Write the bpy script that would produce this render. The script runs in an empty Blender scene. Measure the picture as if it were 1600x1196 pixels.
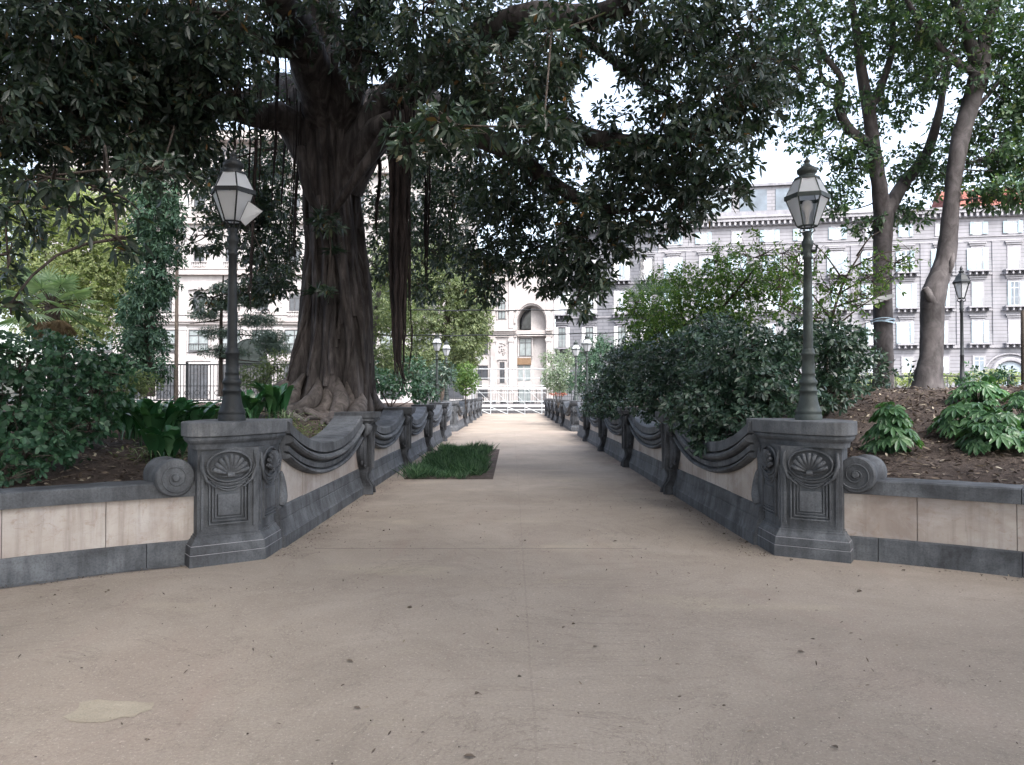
import bpy, math, random
import numpy as np
from mathutils import Vector, Matrix
R = math.radians
random.seed(7)
rng = np.random.default_rng(11)
sc = bpy.context.scene
col = sc.collection

# ------------------------------------------------------------------ camera, sky, sun, exposure
FPX, HZ = 1200.0, 617.0            # focal length in photo pixels, horizon row
cam_d = bpy.data.cameras.new("camera")
cam = bpy.data.objects.new("camera", cam_d)
col.objects.link(cam)
cam_d.sensor_width = 36
cam_d.lens = 36 * FPX / 1600
cam_d.clip_end = 2000
cam_d.clip_start = 0.05
cam.location = (0, 0, 1.6)
cam.rotation_euler = (R(90) + math.atan((HZ - 598) / FPX), 0, 0)
sc.camera = cam

SUN_EL, SUN_AZ = 50, 155            # azimuth measured from +Y towards +X
w = bpy.data.worlds.new("World")
sc.world = w
w.use_nodes = True
nt = w.node_tree
nt.nodes.clear()
sky = nt.nodes.new('ShaderNodeTexSky')
sky.sky_type = 'NISHITA'
sky.sun_disc = False
sky.sun_elevation = R(SUN_EL)
sky.sun_rotation = R(SUN_AZ)
sky.air_density = 1.0
sky.dust_density = 4.0
sky.ozone_density = 1.0
hs = nt.nodes.new('ShaderNodeHueSaturation')
hs.inputs['Saturation'].default_value = 0.62
bg = nt.nodes.new('ShaderNodeBackground')
bg.inputs['Strength'].default_value = 0.15
out = nt.nodes.new('ShaderNodeOutputWorld')
nt.links.new(sky.outputs[0], hs.inputs['Color'])
nt.links.new(hs.outputs[0], bg.inputs[0])
nt.links.new(bg.outputs[0], out.inputs[0])

sd = bpy.data.lights.new("sun", 'SUN')
sd.energy = 0.9
sd.angle = R(25)
sd.color = (1.0, 0.98, 0.95)
so = bpy.data.objects.new("sun", sd)
col.objects.link(so)
sv = Vector((math.sin(R(SUN_AZ)) * math.cos(R(SUN_EL)), math.cos(R(SUN_AZ)) * math.cos(R(SUN_EL)), math.sin(R(SUN_EL))))
so.rotation_euler = sv.to_track_quat('Z', 'Y').to_euler()
so.location = (10, 10, 30)

sc.view_settings.view_transform = 'Standard'
sc.view_settings.look = 'None'
sc.view_settings.gamma = 1
sc.view_settings.exposure = 2.15
sc.cycles.use_denoising = True
sc.cycles.max_bounces = 7
sc.cycles.diffuse_bounces = 4
sc.cycles.glossy_bounces = 2
sc.cycles.transmission_bounces = 4
sc.cycles.transparent_max_bounces = 4
sc.cycles.sample_clamp_indirect = 6


def at(px, py, D):
    """point seen at photo pixel (px, py) at distance D along the view"""
    return np.array(((px - 800) * D / FPX, D, 1.6 - (py - HZ) * D / FPX))

# ------------------------------------------------------------------ materials


def mat(name, rough=0.8, spec=0.3):
    m = bpy.data.materials.new(name)
    m.use_nodes = True
    b = m.node_tree.nodes['Principled BSDF']
    b.inputs['Roughness'].default_value = rough
    b.inputs['Specular IOR Level'].default_value = spec
    return m, m.node_tree, b


def N(t, typ, **k):
    n = t.nodes.new(typ)
    for a, v in k.items():
        if a.startswith('i_'):
            n.inputs[a[2:]].default_value = v
        else:
            setattr(n, a, v)
    return n


def ramp(t, src, stops, interp='LINEAR'):
    r = t.nodes.new('ShaderNodeValToRGB')
    r.color_ramp.interpolation = interp
    while len(r.color_ramp.elements) < len(stops):
        r.color_ramp.elements.new(0.5)
    for e, (p, c) in zip(r.color_ramp.elements, stops):
        e.position = p
        e.color = tuple(c) + (1,) if len(c) == 3 else c
    t.links.new(src, r.inputs[0])
    return r.outputs[0]


def coords(t, scale=(1, 1, 1), which='Object'):
    tc = t.nodes.new('ShaderNodeTexCoord')
    mp = t.nodes.new('ShaderNodeMapping')
    mp.inputs['Scale'].default_value = scale
    t.links.new(tc.outputs[which], mp.inputs[0])
    return mp.outputs[0]


def noise(t, co, scale, detail=6, rough=0.55, dist=0.0):
    n = t.nodes.new('ShaderNodeTexNoise')
    n.inputs['Scale'].default_value = scale
    n.inputs['Detail'].default_value = detail
    n.inputs['Roughness'].default_value = rough
    n.inputs['Distortion'].default_value = dist
    t.links.new(co, n.inputs['Vector'])
    return n.outputs['Fac']


def mixc(t, fac, a, b, mode='MIX'):
    m = t.nodes.new('ShaderNodeMix')
    m.data_type = 'RGBA'
    m.blend_type = mode
    for s, v in ((0, fac), (6, a), (7, b)):
        if hasattr(v, 'default_value') or hasattr(v, 'links'):
            t.links.new(v, m.inputs[s])
        elif s == 0:
            m.inputs[0].default_value = v
        else:
            m.inputs[s].default_value = tuple(v) + (1,)
    return m.outputs[2]


def bump(t, b, h, strength=0.3, dist=0.01, prev=None):
    n = t.nodes.new('ShaderNodeBump')
    n.inputs['Strength'].default_value = strength
    n.inputs['Distance'].default_value = dist
    t.links.new(h, n.inputs['Height'])
    if prev is not None:
        t.links.new(prev, n.inputs['Normal'])
    t.links.new(n.outputs[0], b.inputs['Normal'])
    return n.outputs[0]


def math_n(t, op, a, b=None, c=None):
    n = t.nodes.new('ShaderNodeMath')
    n.operation = op
    for i, v in enumerate((a, b, c)):
        if v is None:
            continue
        if isinstance(v, (int, float)):
            n.inputs[i].default_value = v
        else:
            t.links.new(v, n.inputs[i])
    return n.outputs[0]


def m_ground():
    m, t, b = mat("sandy_ground", 0.95, 0.15)
    co = coords(t)
    big = noise(t, co, 0.35, 5, 0.6, 0.4)
    c = ramp(t, big, [(0.3, (0.262, 0.224, 0.188)), (0.5, (0.315, 0.272, 0.230)), (0.7, (0.362, 0.315, 0.270))])
    st = noise(t, co, 0.9, 10, 0.72, 1.0)
    c = mixc(t, ramp(t, st, [(0.42, (0, 0, 0)), (0.72, (0.55, 0.55, 0.55))]), c, (0.195, 0.168, 0.142))
    red = noise(t, coords(t, (1.0, 0.35, 1)), 0.5, 4)
    c = mixc(t, ramp(t, red, [(0.55, (0, 0, 0)), (0.75, (0.5, 0.5, 0.5))]), c, (0.32, 0.245, 0.21))
    yel = noise(t, coords(t, (0.6, 1.2, 1.3)), 0.8, 5)
    c = mixc(t, ramp(t, yel, [(0.58, (0, 0, 0)), (0.75, (0.55, 0.55, 0.55))]), c, (0.44, 0.385, 0.29))
    sm = noise(t, co, 55, 4, 0.7)
    c = mixc(t, ramp(t, sm, [(0.35, (0.35, 0.35, 0.35)), (0.6, (0, 0, 0))]), c, (0.16, 0.13, 0.11))
    sp = noise(t, co, 120, 2, 0.5)
    c = mixc(t, ramp(t, sp, [(0.66, (0, 0, 0)), (0.72, (0.5, 0.5, 0.5))]), c, (0.6, 0.55, 0.5))
    # joints: one across the way, one along its middle
    tc = t.nodes.new('ShaderNodeTexCoord')
    sx = t.nodes.new('ShaderNodeSeparateXYZ')
    t.links.new(tc.outputs['Object'], sx.inputs[0])
    wob = math_n(t, 'MULTIPLY', noise(t, co, 3.0, 3), 0.03)
    for axis, pos, wd, st_, in ((1, 8.02, 0.014, 0.6), (0, 0.11, 0.007, 0.16)):
        d = math_n(t, 'ABSOLUTE', math_n(t, 'SUBTRACT', math_n(t, 'ADD', sx.outputs[axis], wob), pos + 0.015))
        k = math_n(t, 'MULTIPLY', math_n(t, 'LESS_THAN', d, wd), st_)
        if axis == 1:
            k = math_n(t, 'MULTIPLY', k, math_n(t, 'LESS_THAN', math_n(t, 'ABSOLUTE', math_n(t, 'ADD', sx.outputs[0], 0.35)), 1.7))
        c = mixc(t, k, c, (0.14, 0.12, 0.105))
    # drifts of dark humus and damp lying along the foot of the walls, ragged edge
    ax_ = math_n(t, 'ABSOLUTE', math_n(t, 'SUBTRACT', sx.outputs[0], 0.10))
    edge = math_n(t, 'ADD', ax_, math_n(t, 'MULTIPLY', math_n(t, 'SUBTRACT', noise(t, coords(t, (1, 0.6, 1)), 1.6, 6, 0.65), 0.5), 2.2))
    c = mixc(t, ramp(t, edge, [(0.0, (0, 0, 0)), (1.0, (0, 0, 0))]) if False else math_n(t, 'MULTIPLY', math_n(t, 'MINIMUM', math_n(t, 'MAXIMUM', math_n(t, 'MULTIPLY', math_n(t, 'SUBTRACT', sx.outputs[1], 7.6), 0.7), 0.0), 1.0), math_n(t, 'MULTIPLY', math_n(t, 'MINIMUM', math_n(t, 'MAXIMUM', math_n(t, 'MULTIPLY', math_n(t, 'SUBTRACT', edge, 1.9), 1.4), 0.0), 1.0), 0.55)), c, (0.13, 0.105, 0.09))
    gv = noise(t, co, 38, 3, 0.8)
    c = mixc(t, ramp(t, gv, [(0.60, (0, 0, 0)), (0.68, (0.55, 0.55, 0.55))]), c, (0.52, 0.46, 0.40))
    rd = noise(t, coords(t, (1.6, 0.45, 1)), 0.9, 7, 0.7, 0.6)
    c = mixc(t, ramp(t, rd, [(0.56, (0, 0, 0)), (0.70, (0.28, 0.28, 0.28))]), c, (0.25, 0.18, 0.155))
    ln = noise(t, coords(t, (1, 1, 1)), 0.55, 9, 0.72, 1.2)
    c = mixc(t, ramp(t, ln, [(0.494, (0, 0, 0)), (0.5, (0.45, 0.45, 0.45)), (0.506, (0, 0, 0))]), c, (0.13, 0.11, 0.095))
    cr = noise(t, co, 2.3, 9, 0.75, 1.8)
    c = mixc(t, ramp(t, cr, [(0.60, (0, 0, 0)), (0.66, (0.42, 0.42, 0.42)), (0.8, (0.42, 0.42, 0.42))]), c, (0.20, 0.165, 0.14))
    t.links.new(c, b.inputs['Base Color'])
    n1 = bump(t, b, noise(t, co, 4, 6, 0.6), 0.35, 0.04)
    bump(t, b, noise(t, co, 90, 3, 0.7), 0.5, 0.006, n1)
    return m


def m_stone(name, base, dark, light, rough=0.75, sc_=1.0, streak=0.6, bs=0.5):
    m, t, b = mat(name, rough, 0.3)
    co = coords(t)
    a = noise(t, co, 2.2 * sc_, 8, 0.65, 0.5)
    c = ramp(t, a, [(0.3, dark), (0.5, base), (0.72, light)])
    s = noise(t, coords(t, (7 * sc_, 7 * sc_, 0.7 * sc_)), 1.6, 6, 0.6)
    c = mixc(t, ramp(t, s, [(0.45, (0, 0, 0)), (0.7, (streak, streak, streak))]), c, dark)
    g = noise(t, co, 60 * sc_, 3, 0.6)
    c = mixc(t, ramp(t, g, [(0.3, (0.35, 0.35, 0.35)), (0.55, (0, 0, 0))]), c, tuple(x * 0.5 for x in dark))
    t.links.new(c, b.inputs['Base Color'])
    n1 = bump(t, b, noise(t, co, 7 * sc_, 6, 0.65), bs, 0.02)
    bump(t, b, g, 0.4, 0.003, n1)
    return m


def m_plain(name, c, rough=0.6, spec=0.4, metal=0.0, var=0.25, sc_=6.0):
    m, t, b = mat(name, rough, spec)
    co = coords(t)
    a = noise(t, co, sc_, 6, 0.6)
    d = tuple(x * (1 - var) for x in c)
    l = tuple(min(1, x * (1 + var)) for x in c)
    t.links.new(ramp(t, a, [(0.3, d), (0.7, l)]), b.inputs['Base Color'])
    b.inputs['Metallic'].default_value = metal
    bump(t, b, noise(t, co, 40, 4), 0.2, 0.003)
    return m


def m_leaf(name, stops, rough=0.45, trans=0.25, spec=0.4, tcol=None):
    m, t, b = mat(name, rough, spec)
    g = t.nodes.new('ShaderNodeNewGeometry')
    c = ramp(t, g.outputs['Random Per Island'], stops)
    big = noise(t, coords(t), 0.9, 3)
    c2 = mixc(t, 1.0, c, ramp(t, big, [(0.35, (0.72, 0.74, 0.72)), (0.65, (1.2, 1.2, 1.15))]), 'MULTIPLY')
    t.links.new(c2, b.inputs['Base Color'])
    tr = t.nodes.new('ShaderNodeBsdfTranslucent')
    tc = mixc(t, 1.0, c2, tcol or (1.3, 1.5, 0.6), 'MULTIPLY')
    t.links.new(tc, tr.inputs[0])
    mx = t.nodes.new('ShaderNodeMixShader')
    mx.inputs[0].default_value = trans
    t.links.new(b.outputs[0], mx.inputs[1])
    t.links.new(tr.outputs[0], mx.inputs[2])
    o = t.nodes['Material Output']
    t.links.new(mx.outputs[0], o.inputs[0])
    return m


def m_bark(name, dark, base, light, sc_=1.0, vert=0.25, bs=0.8):
    m, t, b = mat(name, 0.85, 0.2)
    a = noise(t, coords(t, (1, 1, vert)), 6 * sc_, 9, 0.65, 0.7)
    c = ramp(t, a, [(0.3, dark), (0.5, base), (0.72, light)])
    v = noise(t, coords(t), 1.1 * sc_, 4)
    c = mixc(t, 1.0, c, ramp(t, v, [(0.35, (0.6, 0.6, 0.6)), (0.65, (1.25, 1.22, 1.2))]), 'MULTIPLY')
    t.links.new(c, b.inputs['Base Color'])
    n1 = bump(t, b, noise(t, coords(t, (1, 1, vert)), 14 * sc_, 8, 0.7), bs, 0.03)
    bump(t, b, noise(t, coords(t, (1, 1, 1)), 70 * sc_, 3), 0.3, 0.004, n1)
    return m


def m_marble():
    m, t, b = mat("marble_facing", 0.6, 0.3)
    co = coords(t)
    a = noise(t, co, 1.3, 8, 0.6, 0.6)
    c = ramp(t, a, [(0.32, (0.255, 0.212, 0.188)), (0.5, (0.37, 0.328, 0.298)), (0.68, (0.47, 0.44, 0.42))])
    s = noise(t, coords(t, (9, 9, 0.5)), 1.5, 7, 0.65)
    c = mixc(t, ramp(t, s, [(0.5, (0, 0, 0)), (0.72, (0.55, 0.55, 0.55))]), c, (0.20, 0.165, 0.145))
    s = noise(t, coords(t, (22, 22, 1.2)), 1.1, 8, 0.75, 0.6)
    c = mixc(t, ramp(t, s, [(0.60, (0, 0, 0)), (0.70, (0.55, 0.55, 0.55))]), c, (0.12, 0.095, 0.085))
    s = noise(t, coords(t, (1, 1, 1.8)), 1.9, 6, 0.7, 0.8)
    c = mixc(t, ramp(t, s, [(0.5, (0, 0, 0)), (0.75, (0.45, 0.45, 0.45))]), c, (0.46, 0.44, 0.45))
    g = noise(t, co, 9, 7, 0.7, 1.4)
    c = mixc(t, ramp(t, g, [(0.56, (0, 0, 0)), (0.68, (0.55, 0.55, 0.55))]), c, (0.24, 0.17, 0.13))
    g = noise(t, coords(t, (1, 1, 2.4)), 2.6, 5, 0.7, 2.5)
    c = mixc(t, ramp(t, g, [(0.485, (0, 0, 0)), (0.5, (0.35, 0.35, 0.35)), (0.515, (0, 0, 0))]), c, (0.26, 0.22, 0.2))
    t.links.new(c, b.inputs['Base Color'])
    bump(t, b, noise(t, co, 30, 5), 0.25, 0.004)
    return m


def m_brick(name, c1, c2, mortar, sx, sz, msize=0.02):
    m, t, b = mat(name, 0.85, 0.2)
    tc = t.nodes.new('ShaderNodeTexCoord')
    sp = t.nodes.new('ShaderNodeSeparateXYZ')
    cb = t.nodes.new('ShaderNodeCombineXYZ')
    t.links.new(tc.outputs['Object'], sp.inputs[0])
    t.links.new(sp.outputs[0], cb.inputs[0])
    t.links.new(sp.outputs[2], cb.inputs[1])
    br = t.nodes.new('ShaderNodeTexBrick')
    br.inputs['Scale'].default_value = 1
    br.inputs['Color1'].default_value = c1 + (1,)
    br.inputs['Color2'].default_value = c2 + (1,)
    br.inputs['Mortar'].default_value = mortar + (1,)
    br.inputs['Mortar Size'].default_value = msize
    br.inputs['Brick Width'].default_value = sx
    br.inputs['Row Height'].default_value = sz
    t.links.new(cb.outputs[0], br.inputs[0])
    n = noise(t, coords(t, (1, 1, 0.4)), 0.6, 6, 0.65)
    c = mixc(t, 1.0, br.outputs[0], ramp(t, n, [(0.3, (0.78, 0.78, 0.78)), (0.7, (1.12, 1.12, 1.12))]), 'MULTIPLY')
    t.links.new(c, b.inputs['Base Color'])
    bump(t, b, br.outputs['Fac'], -0.5, 0.03)
    return m


def m_soil():
    m, t, b = mat("bare_soil", 0.95, 0.1)
    co = coords(t)
    a = noise(t, co, 3, 8, 0.7)
    c = ramp(t, a, [(0.3, (0.040, 0.032, 0.029)), (0.5, (0.078, 0.062, 0.055)), (0.72, (0.13, 0.105, 0.092))])
    g = noise(t, co, 28, 4, 0.7)
    c = mixc(t, ramp(t, g, [(0.58, (0, 0, 0)), (0.68, (0.6, 0.6, 0.6))]), c, (0.24, 0.19, 0.155))
    t.links.new(c, b.inputs['Base Color'])
    bump(t, b, noise(t, co, 16, 7, 0.7), 1.0, 0.05)
    return m


def m_glass(name, c, rough=0.15, trans=0.6):
    m, t, b = mat(name, rough, 0.5)
    b.inputs['Base Color'].default_value = c + (1,)
    tr = t.nodes.new('ShaderNodeBsdfTranslucent')
    tr.inputs[0].default_value = c + (1,)
    mx = t.nodes.new('ShaderNodeMixShader')
    n = noise(t, coords(t), 8, 5)
    t.links.new(math_n(t, 'MULTIPLY_ADD', n, 0.3, trans - 0.15), mx.inputs[0])
    t.links.new(b.outputs[0], mx.inputs[1])
    t.links.new(tr.outputs[0], mx.inputs[2])
    t.links.new(mx.outputs[0], t.nodes['Material Output'].inputs[0])
    return m


M = {}
M['ground'] = m_ground()
M['soil'] = m_soil()
M['piperno'] = m_stone("grey_volcanic_stone", (0.092, 0.099, 0.110), (0.032, 0.034, 0.039), (0.150, 0.160, 0.176))
M['piperno_lit'] = m_stone("lit_grey_stone_top", (0.118, 0.124, 0.134), (0.055, 0.058, 0.064), (0.19, 0.197, 0.208))  # paler copy of the volcanic stone, light on its top put into the colour
M['marble'] = m_marble()
M['piperno_stained'] = m_stone("water_stained_volcanic_stone", (0.058, 0.062, 0.070), (0.018, 0.019, 0.022), (0.105, 0.112, 0.124), streak=0.8)
M['iron'] = m_plain("painted_iron", (0.017, 0.020, 0.023), 0.55, 0.4, 0.2, 0.35, 9)
M['iron_green'] = m_plain("painted_green_iron", (0.036, 0.046, 0.045), 0.55, 0.4, 0.2, 0.45, 9)
M['bark_fig'] = m_bark("fig_bark", (0.014, 0.012, 0.0125), (0.048, 0.043, 0.043), (0.125, 0.113, 0.112), 1.0, 0.18)
M['root_fig'] = m_bark("fig_root_bark", (0.028, 0.025, 0.024), (0.080, 0.071, 0.068), (0.155, 0.139, 0.133), 1.0, 0.5, 0.5)
M['aerial'] = m_bark("aerial_root_bark", (0.010, 0.008, 0.009), (0.024, 0.019, 0.019), (0.05, 0.04, 0.038), 2.0, 0.1)
M['bark_grey'] = m_bark("grey_bark", (0.045, 0.040, 0.042), (0.092, 0.086, 0.090), (0.16, 0.150, 0.156), 0.9, 0.6, 0.35)
M['bark_dark'] = m_bark("dark_bark", (0.03, 0.025, 0.022), (0.07, 0.058, 0.05), (0.12, 0.10, 0.09))
M['fig'] = m_leaf("fig_leaf", [(0.0, (0.018, 0.034, 0.028)), (0.5, (0.032, 0.055, 0.042)), (0.9, (0.055, 0.085, 0.058)), (0.985, (0.075, 0.09, 0.05)), (1.0, (0.20, 0.10, 0.035))], 0.38, 0.24, 0.5)
M['ever'] = m_leaf("evergreen_shrub_leaf", [(0.0, (0.017, 0.038, 0.030)), (0.6, (0.034, 0.070, 0.050)), (1.0, (0.075, 0.125, 0.085))], 0.35, 0.16, 0.55)
M['hedge'] = m_leaf("hedge_leaf", [(0.0, (0.018, 0.050, 0.030)), (0.6, (0.035, 0.090, 0.052)), (1.0, (0.075, 0.15, 0.085))], 0.4, 0.2, 0.45)
M['light'] = m_leaf("light_green_leaf", [(0.0, (0.045, 0.095, 0.030)), (0.5, (0.08, 0.15, 0.045)), (1.0, (0.16, 0.22, 0.07))], 0.5, 0.38, 0.3)
M['yellow'] = m_leaf("yellow_green_leaf", [(0.0, (0.15, 0.19, 0.095)), (0.5, (0.22, 0.265, 0.13)), (1.0, (0.34, 0.36, 0.18))], 0.6, 0.38, 0.25)
M['willow'] = m_leaf("soft_green_leaf", [(0.0, (0.075, 0.105, 0.06)), (0.5, (0.13, 0.165, 0.09)), (1.0, (0.21, 0.24, 0.135))], 0.6, 0.35, 0.25)
M['tall'] = m_leaf("tall_tree_leaf", [(0.0, (0.036, 0.070, 0.048)), (0.5, (0.062, 0.115, 0.068)), (0.9, (0.10, 0.17, 0.085)), (1.0, (0.16, 0.19, 0.07))], 0.4, 0.30, 0.4)
M['conifer'] = m_leaf("conifer_needles", [(0.0, (0.025, 0.060, 0.042)), (0.6, (0.045, 0.095, 0.062)), (1.0, (0.085, 0.15, 0.095))], 0.6, 0.15, 0.3)
M['cedar'] = m_leaf("cedar_needles", [(0.0, (0.07, 0.11, 0.095)), (1.0, (0.15, 0.20, 0.17))], 0.6, 0.15, 0.3)
M['olive'] = m_leaf("grey_green_leaf", [(0.0, (0.09, 0.13, 0.09)), (0.5, (0.15, 0.20, 0.14)), (1.0, (0.26, 0.31, 0.24))], 0.55, 0.25, 0.3)
M['palm'] = m_leaf("fan_palm_leaf", [(0.0, (0.20, 0.30, 0.19)), (1.0, (0.42, 0.52, 0.38))], 0.45, 0.25, 0.4)
M['palm_dark'] = m_leaf("dark_palm_leaf", [(0.0, (0.04, 0.075, 0.05)), (1.0, (0.10, 0.15, 0.10))], 0.45, 0.2, 0.4)
M['dead'] = m_leaf("dead_frond", [(0.0, (0.16, 0.11, 0.07)), (1.0, (0.32, 0.24, 0.17))], 0.8, 0.15, 0.2, (1, 0.9, 0.7))
M['aspid'] = m_leaf("broad_blade_leaf", [(0.0, (0.012, 0.050, 0.022)), (0.6, (0.025, 0.085, 0.036)), (1.0, (0.06, 0.14, 0.06))], 0.35, 0.2, 0.5)
M['fatsia'] = m_leaf("fatsia_leaf", [(0.0, (0.04, 0.10, 0.048)), (0.6, (0.072, 0.155, 0.072)), (1.0, (0.14, 0.24, 0.125))], 0.3, 0.28, 0.55)
M['strap'] = m_leaf("strap_leaf", [(0.0, (0.06, 0.11, 0.05)), (1.0, (0.25, 0.30, 0.21))], 0.4, 0.2, 0.5)
M['grass'] = m_leaf("grass_blade", [(0.0, (0.018, 0.050, 0.028)), (0.6, (0.036, 0.085, 0.045)), (1.0, (0.09, 0.16, 0.085))], 0.5, 0.25, 0.4)
M['litter'] = m_leaf("dry_leaf", [(0.0, (0.045, 0.034, 0.030)), (0.5, (0.095, 0.072, 0.060)), (0.85, (0.19, 0.15, 0.12)), (1.0, (0.40, 0.35, 0.28))], 0.7, 0.1, 0.3, (1, 0.9, 0.7))
M['pane'] = m_glass("frosted_glass", (0.74, 0.76, 0.79), 0.25, 0.55)
M['bulb'] = m_plain("white_glass_bulb", (0.75, 0.75, 0.76), 0.2, 0.5, 0, 0.03)
M['pal_wall'] = m_brick("pale_palazzo_render", (0.265, 0.264, 0.285), (0.25, 0.248, 0.27), (0.16, 0.16, 0.175), 30.0, 0.45, 0.045)
M['pal_smooth'] = m_stone("pale_palazzo_trim", (0.31, 0.307, 0.33), (0.23, 0.228, 0.246), (0.37, 0.367, 0.385), 0.8, 0.4, 0.4, 0.2)
M['grey_wall'] = m_brick("grey_palazzo_stone", (0.165, 0.17, 0.19), (0.145, 0.15, 0.17), (0.085, 0.085, 0.097), 1.6, 0.45, 0.035)
M['grey_trim'] = m_stone("grey_palazzo_trim", (0.24, 0.24, 0.265), (0.17, 0.17, 0.19), (0.32, 0.32, 0.34), 0.8, 0.4, 0.4, 0.2)
M['cream'] = m_stone("cream_render", (0.385, 0.368, 0.37), (0.30, 0.28, 0.278), (0.45, 0.43, 0.425), 0.8, 0.3, 0.35, 0.15)
M['cream_rib'] = m_brick("cream_banded_render", (0.38, 0.355, 0.35), (0.45, 0.415, 0.405), (0.28, 0.255, 0.25), 30.0, 0.6, 0.03)
M['white'] = m_plain("white_painted_wood", (0.66, 0.66, 0.68), 0.6, 0.3, 0, 0.06)
M['curtain'] = m_plain("white_curtain_pane", (0.37, 0.43, 0.48), 0.3, 0.5, 0, 0.25, 0.9)
t_ = M['curtain'].node_tree
oi_ = t_.nodes.new('ShaderNodeObjectInfo')
b_ = t_.nodes['Principled BSDF']
src_ = b_.inputs['Base Color'].links[0].from_socket
t_.links.new(mixc(t_, 1.0, src_, ramp(t_, oi_.outputs['Random'], [(0.0, (0.28, 0.30, 0.33)), (0.22, (0.6, 0.62, 0.65)), (0.5, (1, 1, 1)), (1.0, (1.25, 1.2, 1.15))]), 'MULTIPLY'), b_.inputs['Base Color'])
M['shutter'] = m_plain("pale_blue_shutter", (0.36, 0.46, 0.51), 0.6, 0.3, 0, 0.12)
M['dglass'] = m_plain("dark_window_glass", (0.055, 0.06, 0.07), 0.12, 0.6, 0, 0.4, 1.5)
M['sglass'] = m_plain("grey_window_glass", (0.20, 0.23, 0.24), 0.12, 0.6, 0, 0.3, 1.5)
M['terracotta'] = m_brick("terracotta_tiles", (0.26, 0.11, 0.09), (0.22, 0.09, 0.07), (0.18, 0.06, 0.05), 0.3, 0.35, 0.03)
M['ochre'] = m_plain("ochre_band", (0.16, 0.105, 0.065), 0.7, 0.3, 0, 0.2)
M['steel'] = m_plain("galvanised_steel", (0.45, 0.48, 0.50), 0.4, 0.5, 0.5, 0.15)
M['steel_dark'] = m_plain("dark_sheet", (0.06, 0.06, 0.065), 0.6, 0.4, 0, 0.3)
M['matte_dark'] = m_plain("matte_dark_paint", (0.022, 0.027, 0.026), 0.95, 0.05, 0, 0.3)
M['tape'] = m_plain("blue_white_tape", (0.42, 0.56, 0.68), 0.4, 0.4, 0, 0.2, 20)
M['board'] = m_plain("weathered_board", (0.30, 0.31, 0.32), 0.7, 0.3, 0, 0.25)
M['asphalt'] = m_plain("asphalt", (0.055, 0.055, 0.058), 0.9, 0.2, 0, 0.25, 3)
M['patch'] = m_stone("yellowish_patch", (0.325, 0.286, 0.226), (0.28, 0.24, 0.19), (0.36, 0.318, 0.255), 0.95, 2.0, 0.2, 0.5)
M['pink'] = m_plain("flower_petals", (0.30, 0.12, 0.09), 0.6, 0.2, 0, 0.3)

# ------------------------------------------------------------------ mesh helpers


def tag(o, label=None, cat=None, group=None, kind=None):
    if label: o['label'] = label
    if cat: o['category'] = cat
    if group: o['group'] = group
    if kind: o['kind'] = kind
    return o


def empty(name, loc=(0, 0, 0), rz=0):
    o = bpy.data.objects.new(name, None)
    o.location = loc
    o.rotation_euler = (0, 0, rz)
    o.empty_display_size = 0.2
    col.objects.link(o)
    return o


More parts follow.
